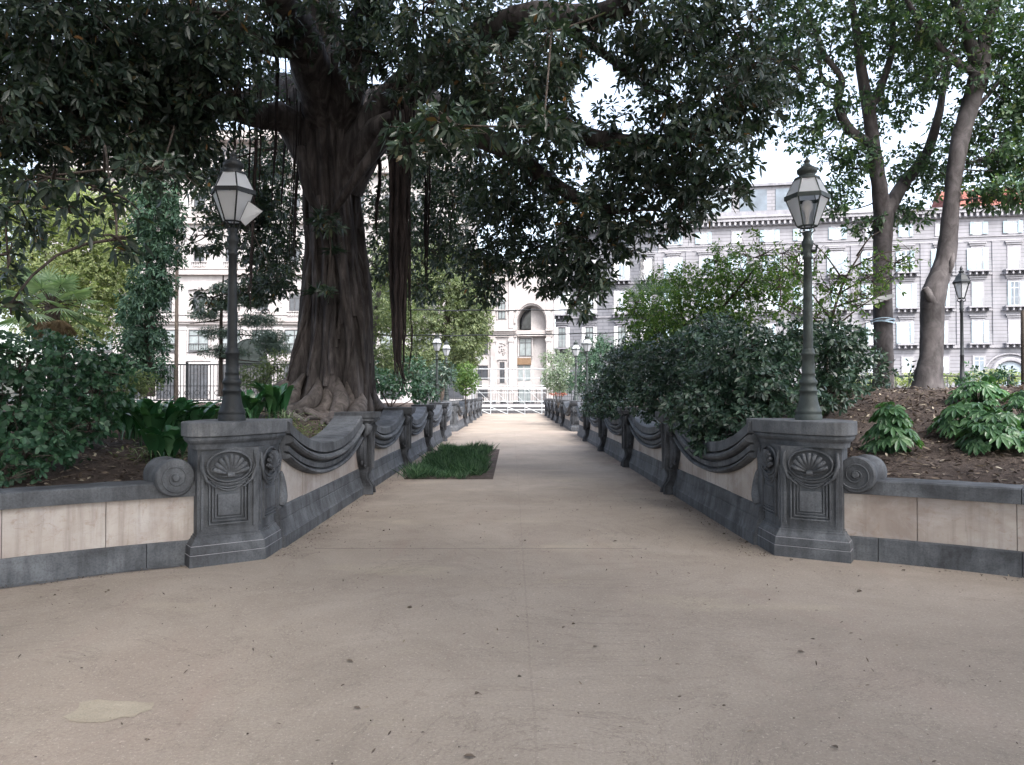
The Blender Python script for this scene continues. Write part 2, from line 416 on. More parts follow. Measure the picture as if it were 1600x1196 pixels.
class MB:
    def __init__(s, T=None):
        s.v = []
        s.f = []
        s.sm = []
        s.T = T

    def add(s, vs, fs, smooth=False):
        n = len(s.v)
        if s.T:
            vs = [s.T(*p) for p in vs]
        s.v.extend([tuple(map(float, p)) for p in vs])
        s.f.extend([tuple(i + n for i in f) for f in fs])
        s.sm.extend([smooth] * len(fs))

    def box(s, c, d, rz=0.0):
        cx, cy, cz = c
        hx, hy, hz = d[0] / 2, d[1] / 2, d[2] / 2
        ca, sa = math.cos(rz), math.sin(rz)
        vs = []
        for z in (-hz, hz):
            for x, y in ((-hx, -hy), (hx, -hy), (hx, hy), (-hx, hy)):
                vs.append((cx + x * ca - y * sa, cy + x * sa + y * ca, cz + z))
        s.add(vs, [(0, 3, 2, 1), (4, 5, 6, 7), (0, 1, 5, 4), (1, 2, 6, 5), (2, 3, 7, 6), (3, 0, 4, 7)])

    def b2(s, x0, x1, y0, y1, z0, z1):
        s.box(((x0 + x1) / 2, (y0 + y1) / 2, (z0 + z1) / 2), (abs(x1 - x0), abs(y1 - y0), abs(z1 - z0)))

    def rings(s, rs, smooth=False, cap=True, closed=True):
        """rs: list of rings, each a list of points of the same count"""
        n = len(rs[0])
        vs = [p for r in rs for p in r]
        fs = []
        for i in range(len(rs) - 1):
            for j in range(n if closed else n - 1):
                a, b = i * n + j, i * n + (j + 1) % n
                fs.append((a, b, b + n, a + n))
        s.add(vs, fs, smooth)
        if cap and closed:
            s.add(rs[0], [tuple(reversed(range(n)))])
            s.add(rs[-1], [tuple(range(n))])

    def lathe(s, prof, c=(0, 0, 0), n=20, smooth=True):
        rs = []
        for r, z in prof:
            rs.append([(c[0] + r * math.cos(2 * math.pi * k / n), c[1] + r * math.sin(2 * math.pi * k / n), c[2] + z) for k in range(n)])
        s.rings(rs, smooth)

    def tube(s, pts, rad, n=8, smooth=True, cap=True, wob=0.0):
        pts = [Vector(p) for p in pts]
        m = len(pts)
        if isinstance(rad, (int, float)):
            rad = [rad] * m
        rs = []
        up = None
        for i in range(m):
            d = (pts[min(i + 1, m - 1)] - pts[max(i - 1, 0)])
            if d.length < 1e-9:
                d = Vector((0, 0, 1))
            d.normalize()
            if up is None:
                up = Vector((0, 0, 1)) if abs(d.z) < 0.9 else Vector((1, 0, 0))
            u = (up - d * up.dot(d))
            if u.length < 1e-6:
                u = d.orthogonal()
            u.normalize()
            up = u
            vv = d.cross(u)
            r = rad[i]
            ring = []
            for k in range(n):
                a = 2 * math.pi * k / n
                rr = r * (1 + (random.uniform(-wob, wob) if wob else 0))
                ring.append(tuple(pts[i] + (u * math.cos(a) + vv * math.sin(a)) * rr))
            rs.append(ring)
        s.rings(rs, smooth, cap)

    def prism(s, poly, z0, z1):
        s.rings([[(x, y, z0) for x, y in poly], [(x, y, z1) for x, y in poly]])

    def build(s, name, m, parent=None, bevel=0.0):
        me = bpy.data.meshes.new(name)
        me.from_pydata(s.v, [], s.f)
        me.materials.append(m)
        me.polygons.foreach_set('use_smooth', s.sm)
        me.update()
        o = bpy.data.objects.new(name, me)
        col.objects.link(o)
        if parent:
            o.parent = parent
        if bevel:
            bv = o.modifiers.new('bevel', 'BEVEL')
            bv.width = bevel
            bv.segments = 2
            bv.limit_method = 'ANGLE'
            bv.angle_limit = R(35)
        return o


def fixn(o):
    import bmesh
    bm = bmesh.new()
    bm.from_mesh(o.data)
    bmesh.ops.recalc_face_normals(bm, faces=bm.faces)
    bm.to_mesh(o.data)
    bm.free()
    return o


def quads(name, V, m, parent=None, F=None):
    """V (n,3) float array, F (k,4) int array"""
    me = bpy.data.meshes.new(name)
    me.vertices.add(len(V))
    me.vertices.foreach_set('co', np.ascontiguousarray(V, dtype=np.float32).ravel())
    k = len(F)
    me.loops.add(k * 4)
    me.loops.foreach_set('vertex_index', np.ascontiguousarray(F, dtype=np.int32).ravel())
    me.polygons.add(k)
    me.polygons.foreach_set('loop_start', np.arange(0, k * 4, 4, dtype=np.int32))
    me.materials.append(m)
    me.update(calc_edges=True)
    o = bpy.data.objects.new(name, me)
    col.objects.link(o)
    if parent:
        o.parent = parent
    return o


def unit(a):
    return a / np.maximum(np.linalg.norm(a, axis=-1, keepdims=True), 1e-9)


def rdir(n):
    return unit(rng.normal(size=(n, 3)))


class Leaves:
    """collects leaf blades, two quads each, folded at the midrib"""

    def __init__(s):
        s.V = []

    def add(s, P, D, U, L, W, fold=0.15, droop=0.1, wide=0.38):
        P = np.asarray(P, float)
        n = len(P)
        D = unit(np.asarray(D, float))
        S = unit(np.cross(D, U))
        U2 = np.cross(S, D)
        L = np.broadcast_to(np.asarray(L, float), (n,))[:, None]
        W = np.broadcast_to(np.asarray(W, float), (n,))[:, None] * 0.5
        dn = np.array([0, 0, -1.0])
        droop = np.broadcast_to(np.asarray(droop, float), (n,))[:, None]
        a, b = wide, 0.5 + wide * 0.6
        v = np.empty((n, 6, 3))
        v[:, 0] = P
        v[:, 1] = P + D * L * a + S * W + U2 * W * fold + dn * L * droop * 0.2
        v[:, 2] = P + D * L * b + S * W * 0.78 + U2 * W * fold + dn * L * droop * 0.6
        v[:, 3] = P + D * L + dn * L * droop
        v[:, 4] = P + D * L * b - S * W * 0.78 + U2 * W * fold + dn * L * droop * 0.6
        v[:, 5] = P + D * L * a - S * W + U2 * W * fold + dn * L * droop * 0.2
        s.V.append(v)

    def rosettes(s, C, A, k, L, W, spread=0.9, droop=0.25, jit=0.35, fold=0.15):
        """C centres (n,3), A axes (n,3), k leaves each"""
        n = len(C)
        A = unit(A)
        t = unit(np.cross(A, rdir(n)))
        b = np.cross(A, t)
        for j in range(k):
            ph = 2 * math.pi * j / k + rng.uniform(-0.5, 0.5, n)
            sp = spread * (1 + rng.uniform(-jit, jit, n))
            dr = A * np.cos(sp)[:, None] + (t * np.cos(ph)[:, None] + b * np.sin(ph)[:, None]) * np.sin(sp)[:, None]
            dr = unit(dr + rng.normal(0, 0.12, (n, 3)))
            LL = L * rng.uniform(0.65, 1.2, n)
            s.add(C + dr * 0.15 * L, dr, A + rng.normal(0, 0.25, (n, 3)), LL, W * LL / L, fold, droop * rng.uniform(0.3, 1.5, n))

    def count(s):
        return sum(len(v) for v in s.V)

    def build(s, name, m, parent=None):
        V = np.concatenate(s.V).reshape(-1, 3)
        n = len(V) // 6
        base = (np.arange(n) * 6)[:, None]
        F = np.concatenate([base + np.array([0, 1, 2, 3]), base + np.array([0, 3, 4, 5])])
        return quads(name, V, m, parent, F)


def in_ellipsoid(n, c, r, shell=0.35):
    d = rdir(n)
    q = rng.uniform(shell, 1.0, n) ** 0.6
    return np.asarray(c) + d * q[:, None] * np.asarray(r), d


def spline(pts, n=6):
    P = [Vector(p) for p in pts]
    out_ = []
    for i in range(len(P) - 1):
        p0, p1, p2, p3 = P[max(i - 1, 0)], P[i], P[i + 1], P[min(i + 2, len(P) - 1)]
        for k in range(n):
            t = k / n
            out_.append(0.5 * ((2 * p1) + (-p0 + p2) * t + (2 * p0 - 5 * p1 + 4 * p2 - p3) * t * t + (-p0 + 3 * p1 - 3 * p2 + p3) * t ** 3))
    out_.append(P[-1])
    return out_


def limb(mb, pts, r0, r1, n=10, seg=6, wob=0.06, jit=0.0):
    q = spline(pts, seg)
    if jit:
        q = [p + Vector([random.gauss(0, jit) for _ in range(3)]) if 0 < i < len(q) - 1 else p for i, p in enumerate(q)]
    m = len(q)
    if isinstance(r0, (list, tuple)):
        rr = list(np.interp(np.linspace(0, 1, m), np.linspace(0, 1, len(r0)), r0))
    else:
        rr = [r0 + (r1 - r0) * (i / (m - 1)) ** 0.8 for i in range(m)]
    mb.tube(q, rr, n, True, True, wob)
    return q


def twig(mb, a, b, r0, r1, sag=0.1, n=4):
    a, b = Vector(a), Vector(b)
    L = (b - a).length
    j = Vector([random.gauss(0, 0.10) for _ in range(3)]) * L
    pts = []
    for i in range(5):
        t = i / 4
        pts.append(a.lerp(b, t) + j * math.sin(math.pi * t) + Vector((0, 0, sag * L * math.sin(math.pi * t))))
    mb.tube(pts, [r0 + (r1 - r0) * i / 4 for i in range(5)], n, True, False)


def copy_tree(o, parent=None):
    c = o.copy()
    col.objects.link(c)
    if parent:
        c.parent = parent
    for ch in list(o.children):
        copy_tree(ch, c)
    return c

# ------------------------------------------------------------------ setting: ground, way, soil beds
CX, HW = 0.10, 2.47                     # middle and half width of the way (at the foot of the walls)
ARC = {-1: (0.0, 1.53, 6.49), 1: (0.0, 1.10, 7.18)}     # curved low walls round the open space

g = MB()
g.add([(-400, -60, 0), (400, -60, 0), (400, 66, 0), (-400, 66, 0)], [(0, 1, 2, 3)])
o = g.build('ground', M['ground'])
tag(o, kind='structure')
g = MB()
g.add([(-400, 66, -0.02), (400, 66, -0.02), (400, 600, -0.02), (-400, 600, -0.02)], [(0, 1, 2, 3)])
o = g.build('road', M['asphalt'])
tag(o, kind='structure')


def wall_dist(x, y, s):
    """distance behind the curved low wall, and behind the straight one"""
    cx, cy, r = ARC[s]
    wd = math.hypot(x - cx, y - cy) - r
    u = s * (x - CX) - HW
    return wd, u


def hill(x, y, s):
    wd, u = wall_dist(x, y, s)
    u = max(u, 0)
    n_ = 0.05 * math.sin(x * 1.7 + 1.3 * math.sin(y * 0.9)) * math.cos(y * 1.3 + x * 0.4) + 0.025 * math.sin(x * 5.1 + y * 3.7)
    if s > 0:
        a = 0.90 + min(0.80, max(0, u - 0.3) * 0.30)
        b = 0.70 + 0.165 * max(wd - 0.25, 0)
    else:
        a = 0.90 + min(0.35, max(0, u - 0.2) * 0.16)
        b = 0.70 + 0.10 * max(wd - 0.25, 0)
        dt = math.hypot(x + 3.9, (y - 16.2) * 0.8)
        a += 0.25 * math.exp(-(dt / 1.6) ** 2)
        a = min(a, 0.93 + 0.5 * max(0, u - 0.35))
    if y < 6.5 or wd < 3:
        h = min(a, b) if y > 8.3 else b if u < 0.6 else min(a, b)
    else:
        h = min(a, b)
    k = min(1.0, max(0.0, (wd - 0.4) / 1.0)) * min(1.0, max(0.0, (u - 0.4) / 0.8))
    return h + n_ * k


def bed(s):
    us = np.concatenate([np.arange(0.2, 9.0, 0.15), np.arange(9.0, 20, 0.5), np.arange(20, 70, 4)])
    ys = np.concatenate([np.arange(-4, 6.4, 0.4), np.arange(6.4, 20, 0.15), np.arange(20, 31.0, 0.5)])
    mb = MB()
    idx = {}

    def vid(i, j):
        if (i, j) not in idx:
            x = CX + s * (HW + us[i])
            y = ys[j]
            idx[(i, j)] = len(mb.v)
            mb.v.append((float(x), float(y), hill(x, y, s)))
        return idx[(i, j)]
    for i in range(len(us) - 1):
        for j in range(len(ys) - 1):
            xm = CX + s * (HW + (us[i] + us[i + 1]) / 2)
            ym = (ys[j] + ys[j + 1]) / 2
            wd, u = wall_dist(xm, ym, s)
            if wd < 0.2 or (ym < 7.9 and wd < 0.2):
                continue
            q = (vid(i, j), vid(i + 1, j), vid(i + 1, j + 1), vid(i, j + 1))
            mb.f.append(q if s > 0 else q[::-1])
            mb.sm.append(True)
    o = mb.build('soil_bed', M['soil'])
    tag(o, kind='structure')
    mb = MB()
    mb.b2(CX + s * (HW + 0.25), CX + s * 60, 34.6, 61.5, -0.1, 0.95)
    o = mb.build('far_soil_bed', M['soil'])
    tag(o, kind='structure')


bed(-1)
bed(1)

# a yellowish worn patch and the grass bed let into the way
mb = MB()
pc = at(172, 1112, 3.92)
pl = []
for k in range(22):
    a = 2 * math.pi * k / 22
    rx, ry = 0.20, 0.13
    q = 1 + 0.16 * math.sin(3 * a + 1) + random.uniform(-0.12, 0.12)
    pl.append((pc[0] + rx * q * math.copysign(abs(math.cos(a)) ** 0.7, math.cos(a)), pc[1] + ry * q * math.copysign(abs(math.sin(a)) ** 0.7, math.sin(a))))
mb.add([(x, y, 0.003) for x, y in pl], [tuple(range(len(pl)))])
tag(mb.build('path_patch', M['patch']), kind='structure')

# ------------------------------------------------------------------ walls


def wallT(s):
    """local (d behind the wall foot, y, z) -> world"""
    def T(d, y, z):
        return (CX + s * (HW + d), y, z)
    return T


PL_PROF = [(0.0, -0.02), (0.0, 0.12), (0.012, 0.128), (0.012, 0.133), (0.018, 0.14), (0.035, 0.20), (0.05, 0.275), (0.058, 0.28), (0.058, 0.288), (0.055, 0.295), (0.065, 0.40), (0.09, 0.425), (0.12, 0.43)]


def sag(t, amp=0.33):
    return amp * (1 - abs(2 * t - 1) ** 2.2)


def extr(mb, prof, y0, y1, back=0.44):
    pr = prof + [(back, prof[-1][1]), (back, prof[0][1])]
    mb.rings([[(d, y0, z) for d, z in pr], [(d, y1, z) for d, z in pr]])


# section of the coping: (d, z relative to its top line)
COP = [(0.44, 0.0), (0.02, 0.0), (0.0, -0.012), (-0.005, -0.125), (0.05, -0.13), (0.055, -0.148), (0.0, -0.152), (-0.03, -0.168), (-0.042, -0.192), (-0.03, -0.216),
       (0.0, -0.232), (0.055, -0.236), (0.06, -0.258), (0.012, -0.262), (0.020, -0.318), (0.065, -0.322), (0.065, -0.342), (0.010, -0.346), (-0.012, -0.362), (-0.012, -0.380), (0.02, -0.397), (0.07, -0.40), (0.44, -0.40)]


def bay(par, s, y0, y1, ztop=1.32, amp=0.33):
    T = wallT(s)
    mb = MB(T)
    n = 28
    rs = []
    for i in range(n + 1):
        t = i / n
        y = y0 + (y1 - y0) * t
        zt = ztop - 0.005 - sag(t, amp)
        rs.append([(d, y, zt + z) for d, z in COP])
    mb.rings(rs, False)
    fixn(mb.build('coping', M['piperno'], par))
    # slabs of facing under the coping, with open joints
    k = max(3, int(round((y1 - y0) / 0.9)))
    mb = MB(T)
    for j in range(k):
        a, b = y0 + (y1 - y0) * j / k + 0.004, y0 + (y1 - y0) * (j + 1) / k - 0.004
        ofs = random.uniform(-0.004, 0.004)
        rs = []
        for i in range(6):
            y = a + (b - a) * i / 5
            zt = ztop - sag((y - y0) / (y1 - y0), amp) - 0.30
            rs.append([(0.085 + ofs, y, 0.41), (0.085 + ofs, y, zt), (0.40, y, zt), (0.40, y, 0.41)])
        mb.rings(rs, False)
    fixn(mb.build('marble_facing', M['marble'], par))


def pilaster(par, s, yc, name='pilaster', zt=1.32):
    """console with capital, fluted shaft, side volutes and two scrolled feet"""
    T0 = wallT(s)
    mb = MB(lambda d, y, z: T0(d * 1.45 - 0.01 if d < 0.09 else d, yc + y * 1.28, z))

    def slab(poly, d0, d1):      # poly in (y,z), thickness along d
        mb.rings([[(d0, y, z) for y, z in poly], [(d1, y, z) for y, z in poly]])

    def sym(right):              # mirror a right half outline
        return right + [(-y, z) for y, z in reversed(right)]
    # capital
    for z0, z1, w_, d in ((zt - 0.085, zt, 0.235, -0.13), (zt - 0.10, zt - 0.085, 0.215, -0.11), (zt - 0.135, zt - 0.10, 0.225, -0.118), (zt - 0.165, zt - 0.135, 0.19, -0.09)):
        mb.b2(d, 0.44, -w_, w_, z0, z1)
    # tapering shaft with raised edges
    slab(sym([(0.10, 0.40), (0.115, 0.60), (0.135, 0.85), (0.17, zt - 0.165)]), -0.045, 0.10)
    for y0 in (-1, 1):
        rs = []
        for z, yy in ((0.40, 0.085), (0.60, 0.098), (0.85, 0.118), (zt - 0.17, 0.15)):
            rs.append([(-0.045, y0 * (yy - 0.022), z), (-0.075, y0 * (yy - 0.018), z), (-0.075, y0 * (yy + 0.018), z), (-0.045, y0 * (yy + 0.022), z)])
        mb.rings(rs)
        # outer side scroll strips
        for (a, z0, z1, w_, dd) in ((0.165, 0.44, 0.93, 0.030, -0.01), (0.215, 0.50, 0.84, 0.026, 0.02)):
            rs = []
            for i in range(13):
                t = i / 12
                z = z0 + (z1 - z0) * t
                ya = a * (0.55 + 0.45 * math.sin(math.pi * min(1, 0.25 + 0.62 * (1 - t)))) + 0.028 * math.sin(t * 3.1)
                ww = w_ * (0.45 + 0.55 * math.sin(math.pi * (0.12 + 0.76 * t)))
                rs.append([(dd + 0.10, y0 * (ya - ww), z), (dd, y0 * (ya - ww), z), (dd - 0.025, y0 * ya, z), (dd, y0 * (ya + ww), z), (dd + 0.10, y0 * (ya + ww), z)])
            mb.rings(rs, False)
            # small curled end
            pts = [(dd - 0.005, y0 * (a + 0.02 * math.cos(q)), z0 + 0.02 + 0.026 * math.sin(q)) for q in np.linspace(0, 2 * math.pi, 11)]
            mb.tube(pts, 0.012, 6)
        # drapery knot below the capital
        mb.tube([(-0.02, y0 * 0.17, zt - 0.17), (-0.06, y0 * 0.19, zt - 0.24), (-0.045, y0 * 0.215, zt - 0.32), (-0.01, y0 * 0.20, zt - 0.39)], [0.03, 0.042, 0.036, 0.012], 8)
        # S scrolled foot running down over the plinth
        pts = []
        for i in range(11):
            t = i / 10
            z = 0.44 - 0.43 * t
            yy = 0.070 + 0.028 * math.sin(2 * math.pi * t * 0.95 + 0.4) + 0.035 * t
            dd = -0.055 + 0.045 * math.sin(math.pi * min(1, t * 1.4)) - 0.03 * t
            pts.append((dd, y0 * yy, z))
        rs = [[(p[0] + 0.13, p[1] - 0.027, p[2]), (p[0], p[1] - 0.027, p[2]), (p[0] - 0.012, p[1], p[2]), (p[0], p[1] + 0.027, p[2]), (p[0] + 0.13, p[1] + 0.027, p[2])] for p in pts]
        mb.rings(rs, False)
    # flutes in the shaft
    for yy in (-0.045, 0.0, 0.045):
        rs = []
        for z, k in ((0.42, 0.7), (0.6, 0.8), (0.85, 0.95), (zt - 0.2, 1.25)):
            rs.append([(-0.045, yy * k - 0.010, z), (-0.062, yy * k, z), (-0.045, yy * k + 0.010, z)])
        mb.rings(rs, False)
    return fixn(mb.build(name, M['piperno_stained'], par))


def plinth(par, s, y0, y1):
    T = wallT(s)
    mb = MB(T)
    k = max(1, int((y1 - y0) / 1.5))
    for j in range(k):
        a, b = y0 + (y1 - y0) * j / k + 0.002, y0 + (y1 - y0) * (j + 1) / k - 0.002
        extr(mb, PL_PROF, a, b)
    fixn(mb.build('plinth', M['piperno'], par))


def seg_wall(s, y0, y1, ps, label, sidename):
    e = empty('parapet_wall', (CX + s * HW, (y0 + y1) / 2, 0))
    e.location = (0, 0, 0)
    tag(e, label, 'wall', 'walls with hanging stone swags along the way')
    plinth(e, s, y0, y1)
    mb = MB(wallT(s))
    mb.b2(0.10, 0.43, y0, y1, 0.0, 0.93)
    mb.build('wall_core', M['piperno'], e)
    edges = [y0 + (0.16 if y0 < 20 else -0.08)] + list(ps) + [y1]
    for i in range(len(edges) - 1):
        a = edges[i] + (0.16 if i > 0 else 0)
        b = edges[i + 1] - (0.16 if i < len(edges) - 2 else 0)
        if b - a > 0.6:
            bay(e, s, a, b)
    for y in ps:
        pilaster(e, s, y)
    return e


P1 = [12.45, 17.05, 21.7, 26.35]
P2 = [38.7, 43.35, 48.0, 52.65, 57.3]
seg_wall(-1, 8.05, 30.3, P1, 'long dark stone parapet with swagged coping running past the big fig tree', 'a')
seg_wall(1, 8.2, 30.3, P1, 'long dark stone parapet with swagged coping half hidden under the overhanging shrubs on the right', 'b')
seg_wall(-1, 34.2, 61.2, P2, 'far parapet wall on the left of the bright end of the path', 'c')
seg_wall(1, 34.2, 61.2, P2, 'far parapet wall on the right of the bright end of the path, beside the grey green bushes', 'd')


def inset(poly, d):
    """move each edge of a convex counter-clockwise polygon inwards by d"""
    n = len(poly)
    out_ = []
    lines = []
    for i in range(n):
        x0, y0 = poly[i]
        x1, y1 = poly[(i + 1) % n]
        L = math.hypot(x1 - x0, y1 - y0)
        nx, ny = -(y1 - y0) / L, (x1 - x0) / L
        lines.append((x0 + nx * d, y0 + ny * d, (x1 - x0) / L, (y1 - y0) / L))
    for i in range(n):
        ax, ay, adx, ady = lines[i - 1]
        bx, by, bdx, bdy = lines[i]
        den = adx * bdy - ady * bdx
        if abs(den) < 1e-6:
            out_.append((bx, by))
            continue
        t = ((bx - ax) * bdy - (by - ay) * bdx) / den
        out_.append((ax + adx * t, ay + ady * t))
    return out_


def relief_face(mb, s, p0, p1, zc0, zc1, shell=True, side=False, flip=1):
    """carved decoration on a vertical face from p0 to p1 (plan); local a along, z up, o outwards"""
    x0, y0 = p0
    x1, y1 = p1
    L = math.hypot(x1 - x0, y1 - y0)
    ex, ey = (x1 - x0) / L, (y1 - y0) / L
    nx, ny = ey * flip, -ex * flip

    def F(a, o_, z):
        o_ = o_ * (1.0 if side else 1.7) if o_ > 0 else o_
        return (x0 + ex * (a + L / 2) + nx * o_, y0 + ey * (a + L / 2) + ny * o_, z)
    old = mb.T
    if old:
        mb.T = lambda a, o_, z: old(*F(a, o_, z))
    else:
        mb.T = F
    w_ = L / 2
    H = zc1 - zc0
    # edge strips
    for q in (-1, 1):
        mb.b2(q * (w_ - 0.03), q * (w_ - 0.055), -0.02, 0.012, zc0 + 0.03, zc1 - 0.02)
    # nested frame with a top edge hollowed under the shell
    pw = w_ * 0.66
    ptop = zc0 + H * 0.62
    pbot = zc0 + 0.07
    for k in range(3):
        a = pw - 0.030 * k
        b = pbot + 0.030 * k
        tp = ptop - 0.025 * k
        dip = 0.05
        o1 = 0.022 - 0.005 * k
        th = 0.012
        mb.b2(-a, -a + th, -0.01, o1, b, tp)
        mb.b2(a - th, a, -0.01, o1, b, tp)
        mb.b2(-a + th, a - th, -0.01, o1, b, b + th)
        pts = [(u * (a - 0.004), 0.006, tp - dip * math.cos(u * math.pi / 2) + 0.002) for u in np.linspace(-1, 1, 13)]
        mb.tube(pts, 0.010, 6)
    mb.b2(-pw + 0.085, pw - 0.085, -0.01, 0.016, pbot + 0.085, ptop - 0.13)
    # shell medallion
    cz = zc0 + H * 0.79
    rx, rz = w_ * 0.64, H * 0.165
    ang = np.linspace(0, 2 * math.pi, 33)
    mb.tube([(rx * 1.12 * math.cos(q), 0.014, cz + rz * 1.12 * math.sin(q)) for q in ang], 0.013, 6)
    mb.tube([(rx * 1.30 * math.cos(q), 0.010, cz + 0.01 + rz * 1.38 * math.sin(q)) for q in np.linspace(math.pi * 1.0, math.pi * 2.0, 21)], 0.011, 6)
    nr = 9
    hz_ = cz - rz * 0.62
    for i in range(nr):
        t = (i + 0.5) / nr
        an = math.pi * (0.02 + 0.96 * t)
        ex_ = rx * 0.93 * math.cos(an)
        ez_ = cz - rz * 0.45 + rz * 1.33 * math.sin(an)
        pts = []
        for u in np.linspace(0, 1, 6):
            pts.append((ex_ * u, 0.012 + 0.035 * math.sin(u * math.pi * 0.6) , hz_ + (ez_ - hz_) * u))
        mb.tube(pts, [0.008, 0.012, 0.018, 0.023, 0.026, 0.018], 6)
    mb.tube([(-0.03, 0.03, hz_), (0.03, 0.03, hz_)], 0.026, 8)
    for q in (-1, 1):
        mb.tube([(q * (0.05 + 0.045 * math.cos(u)), 0.025, hz_ + 0.02 + 0.035 * math.sin(u)) for u in np.linspace(0, 5.2, 12)], np.linspace(0.016, 0.007, 12).tolist(), 6)
        # corner curls beside the shell
        mb.tube([(q * (w_ * 0.86), 0.010, zc1 - 0.05), (q * (w_ * 0.90), 0.02, cz), (q * (w_ * 0.74), 0.02, cz - rz * 1.0), (q * (w_ * 0.45), 0.02, cz - rz * 1.55)], [0.016, 0.018, 0.015, 0.008], 6)
    mb.T = old


def pedestal(K, s, my=1, label='', al=33, zcap=1.34):
    """corner pedestal: K plan corner at the foot; s side; my=-1 turns it end for end"""
    e = empty('pedestal', (K[0], K[1], 0))
    a = R(al)
    e1 = (math.cos(a), -math.sin(a))
    n1 = (math.sin(a), math.cos(a))

    def W(x, y):
        return (s * x, my * y)
    A = (0.70 * e1[0], 0.70 * e1[1])
    B = (A[0] + 0.50 * n1[0], A[1] + 0.50 * n1[1])
    base = [(0, 0), A, B, (0.62, 0.80), (0.0, 0.80)]
    orient = s * my

    def ring(poly, z):
        return [W(x, y) + (z,) for x, y in poly]
    mb = MB()
    steps = [(0, -0.02), (0, 0.105), (0.008, 0.108), (0.008, 0.113), (0.004, 0.117), (0.010, 0.185), (0.018, 0.19), (0.018, 0.195), (0.03, 0.215), (0.058, 0.245), (0.062, 0.265), (0.075, 0.268), (0.075, 0.285)]
    mb.rings([ring(inset(base, d), z) for d, z in steps])
    fixn(mb.build('plinth', M['piperno'], e))
    for zz, dd in ((0.1065, 0.0035), (0.1895, 0.0145)):  # pale strips standing in for the highlight along the plinth joints
        mb = MB()
        mb.rings([ring(inset(base, dd), zz), ring(inset(base, dd), zz + 0.004)])
        fixn(mb.build('joint_highlight', M['pal_smooth'], e))
    body = inset(base, 0.085)
    mb = MB()
    mb.rings([ring(body, z) for z in (0.28, zcap - 0.25)])
    z0, z1 = 0.30, zcap - 0.26
    kc, ac, dc = W(*body[0]), W(*body[1]), W(*body[4])
    relief_face(mb, s, kc, ac, z0, z1, flip=orient)
    relief_face(mb, s, dc, kc, z0, z1, side=True, flip=orient)
    # side volute where the wall meets it
    vx, vy = W(0.062, body[4][1] - 0.05)
    for i in range(14):
        pass
    pts = [(vx, vy + my * (0.02 + 0.055 * math.sin(t * math.pi)), 0.42 + 0.36 * t) for t in np.linspace(0, 1, 12)]
    mb.tube(pts, [0.04, 0.062, 0.066, 0.066, 0.06, 0.055, 0.05, 0.045, 0.04, 0.035, 0.03, 0.02], 10)
    fixn(mb.build('carved_body', M['piperno'], e))
    # cap with a bowed front edge
    PLf, MID, PR = (0.835, 0.02), (0.45, -0.37), (0.0, 0.42)
    cc = (2 * MID[0] - (PLf[0] + PR[0]) / 2, 2 * MID[1] - (PLf[1] + PR[1]) / 2)
    cap = []
    for i in range(15):
        t = i / 14
        cap.append(tuple(PR[j] * (1 - t) ** 2 + 2 * cc[j] * t * (1 - t) + PLf[j] * t * t for j in (0, 1)))
    cap += [(0.835, 0.60), (0.72, 0.90), (0.0, 0.90)]
    mb = MB()
    mb.rings([ring(inset(cap, d), z) for d, z in ((0.004, zcap - 0.132), (0, zcap - 0.127), (0, zcap - 0.008), (0.008, zcap))])
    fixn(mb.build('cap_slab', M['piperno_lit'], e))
    mb = MB()
    mb.rings([ring(inset(cap, d), z) for d, z in ((0.030, zcap - 0.1325), (0.020, zcap - 0.145), (0.022, zcap - 0.168), (0.035, zcap - 0.188), (0.055, zcap - 0.205), (0.060, zcap - 0.215), (0.065, zcap - 0.235), (0.068, zcap - 0.255))])
    fixn(mb.build('neck_moulding', M['piperno'], e))
    tag(e, label, 'pedestal', 'stone pedestals with shells that carry the lamps')
    return e


pedestal((-2.40, 7.50), -1, 1, 'near left pedestal with carved shell, under the lamp with the hanging glass pane', 36)
pedestal((2.61, 7.66), 1, 1, 'near right pedestal with carved shell, under the lamp whose bulb shows', 31)
pedestal((-2.88, 30.9), -1, -1, 'distant left pedestal ending the first wall beside the cross path')
pedestal((3.08, 30.9), 1, -1, 'distant right pedestal ending the first wall behind the shrubs')
pedestal((-2.37, 33.4), -1, 1, 'distant left pedestal standing free where the far wall begins')
pedestal((2.57, 33.4), 1, 1, 'distant right pedestal standing free where the far wall begins')


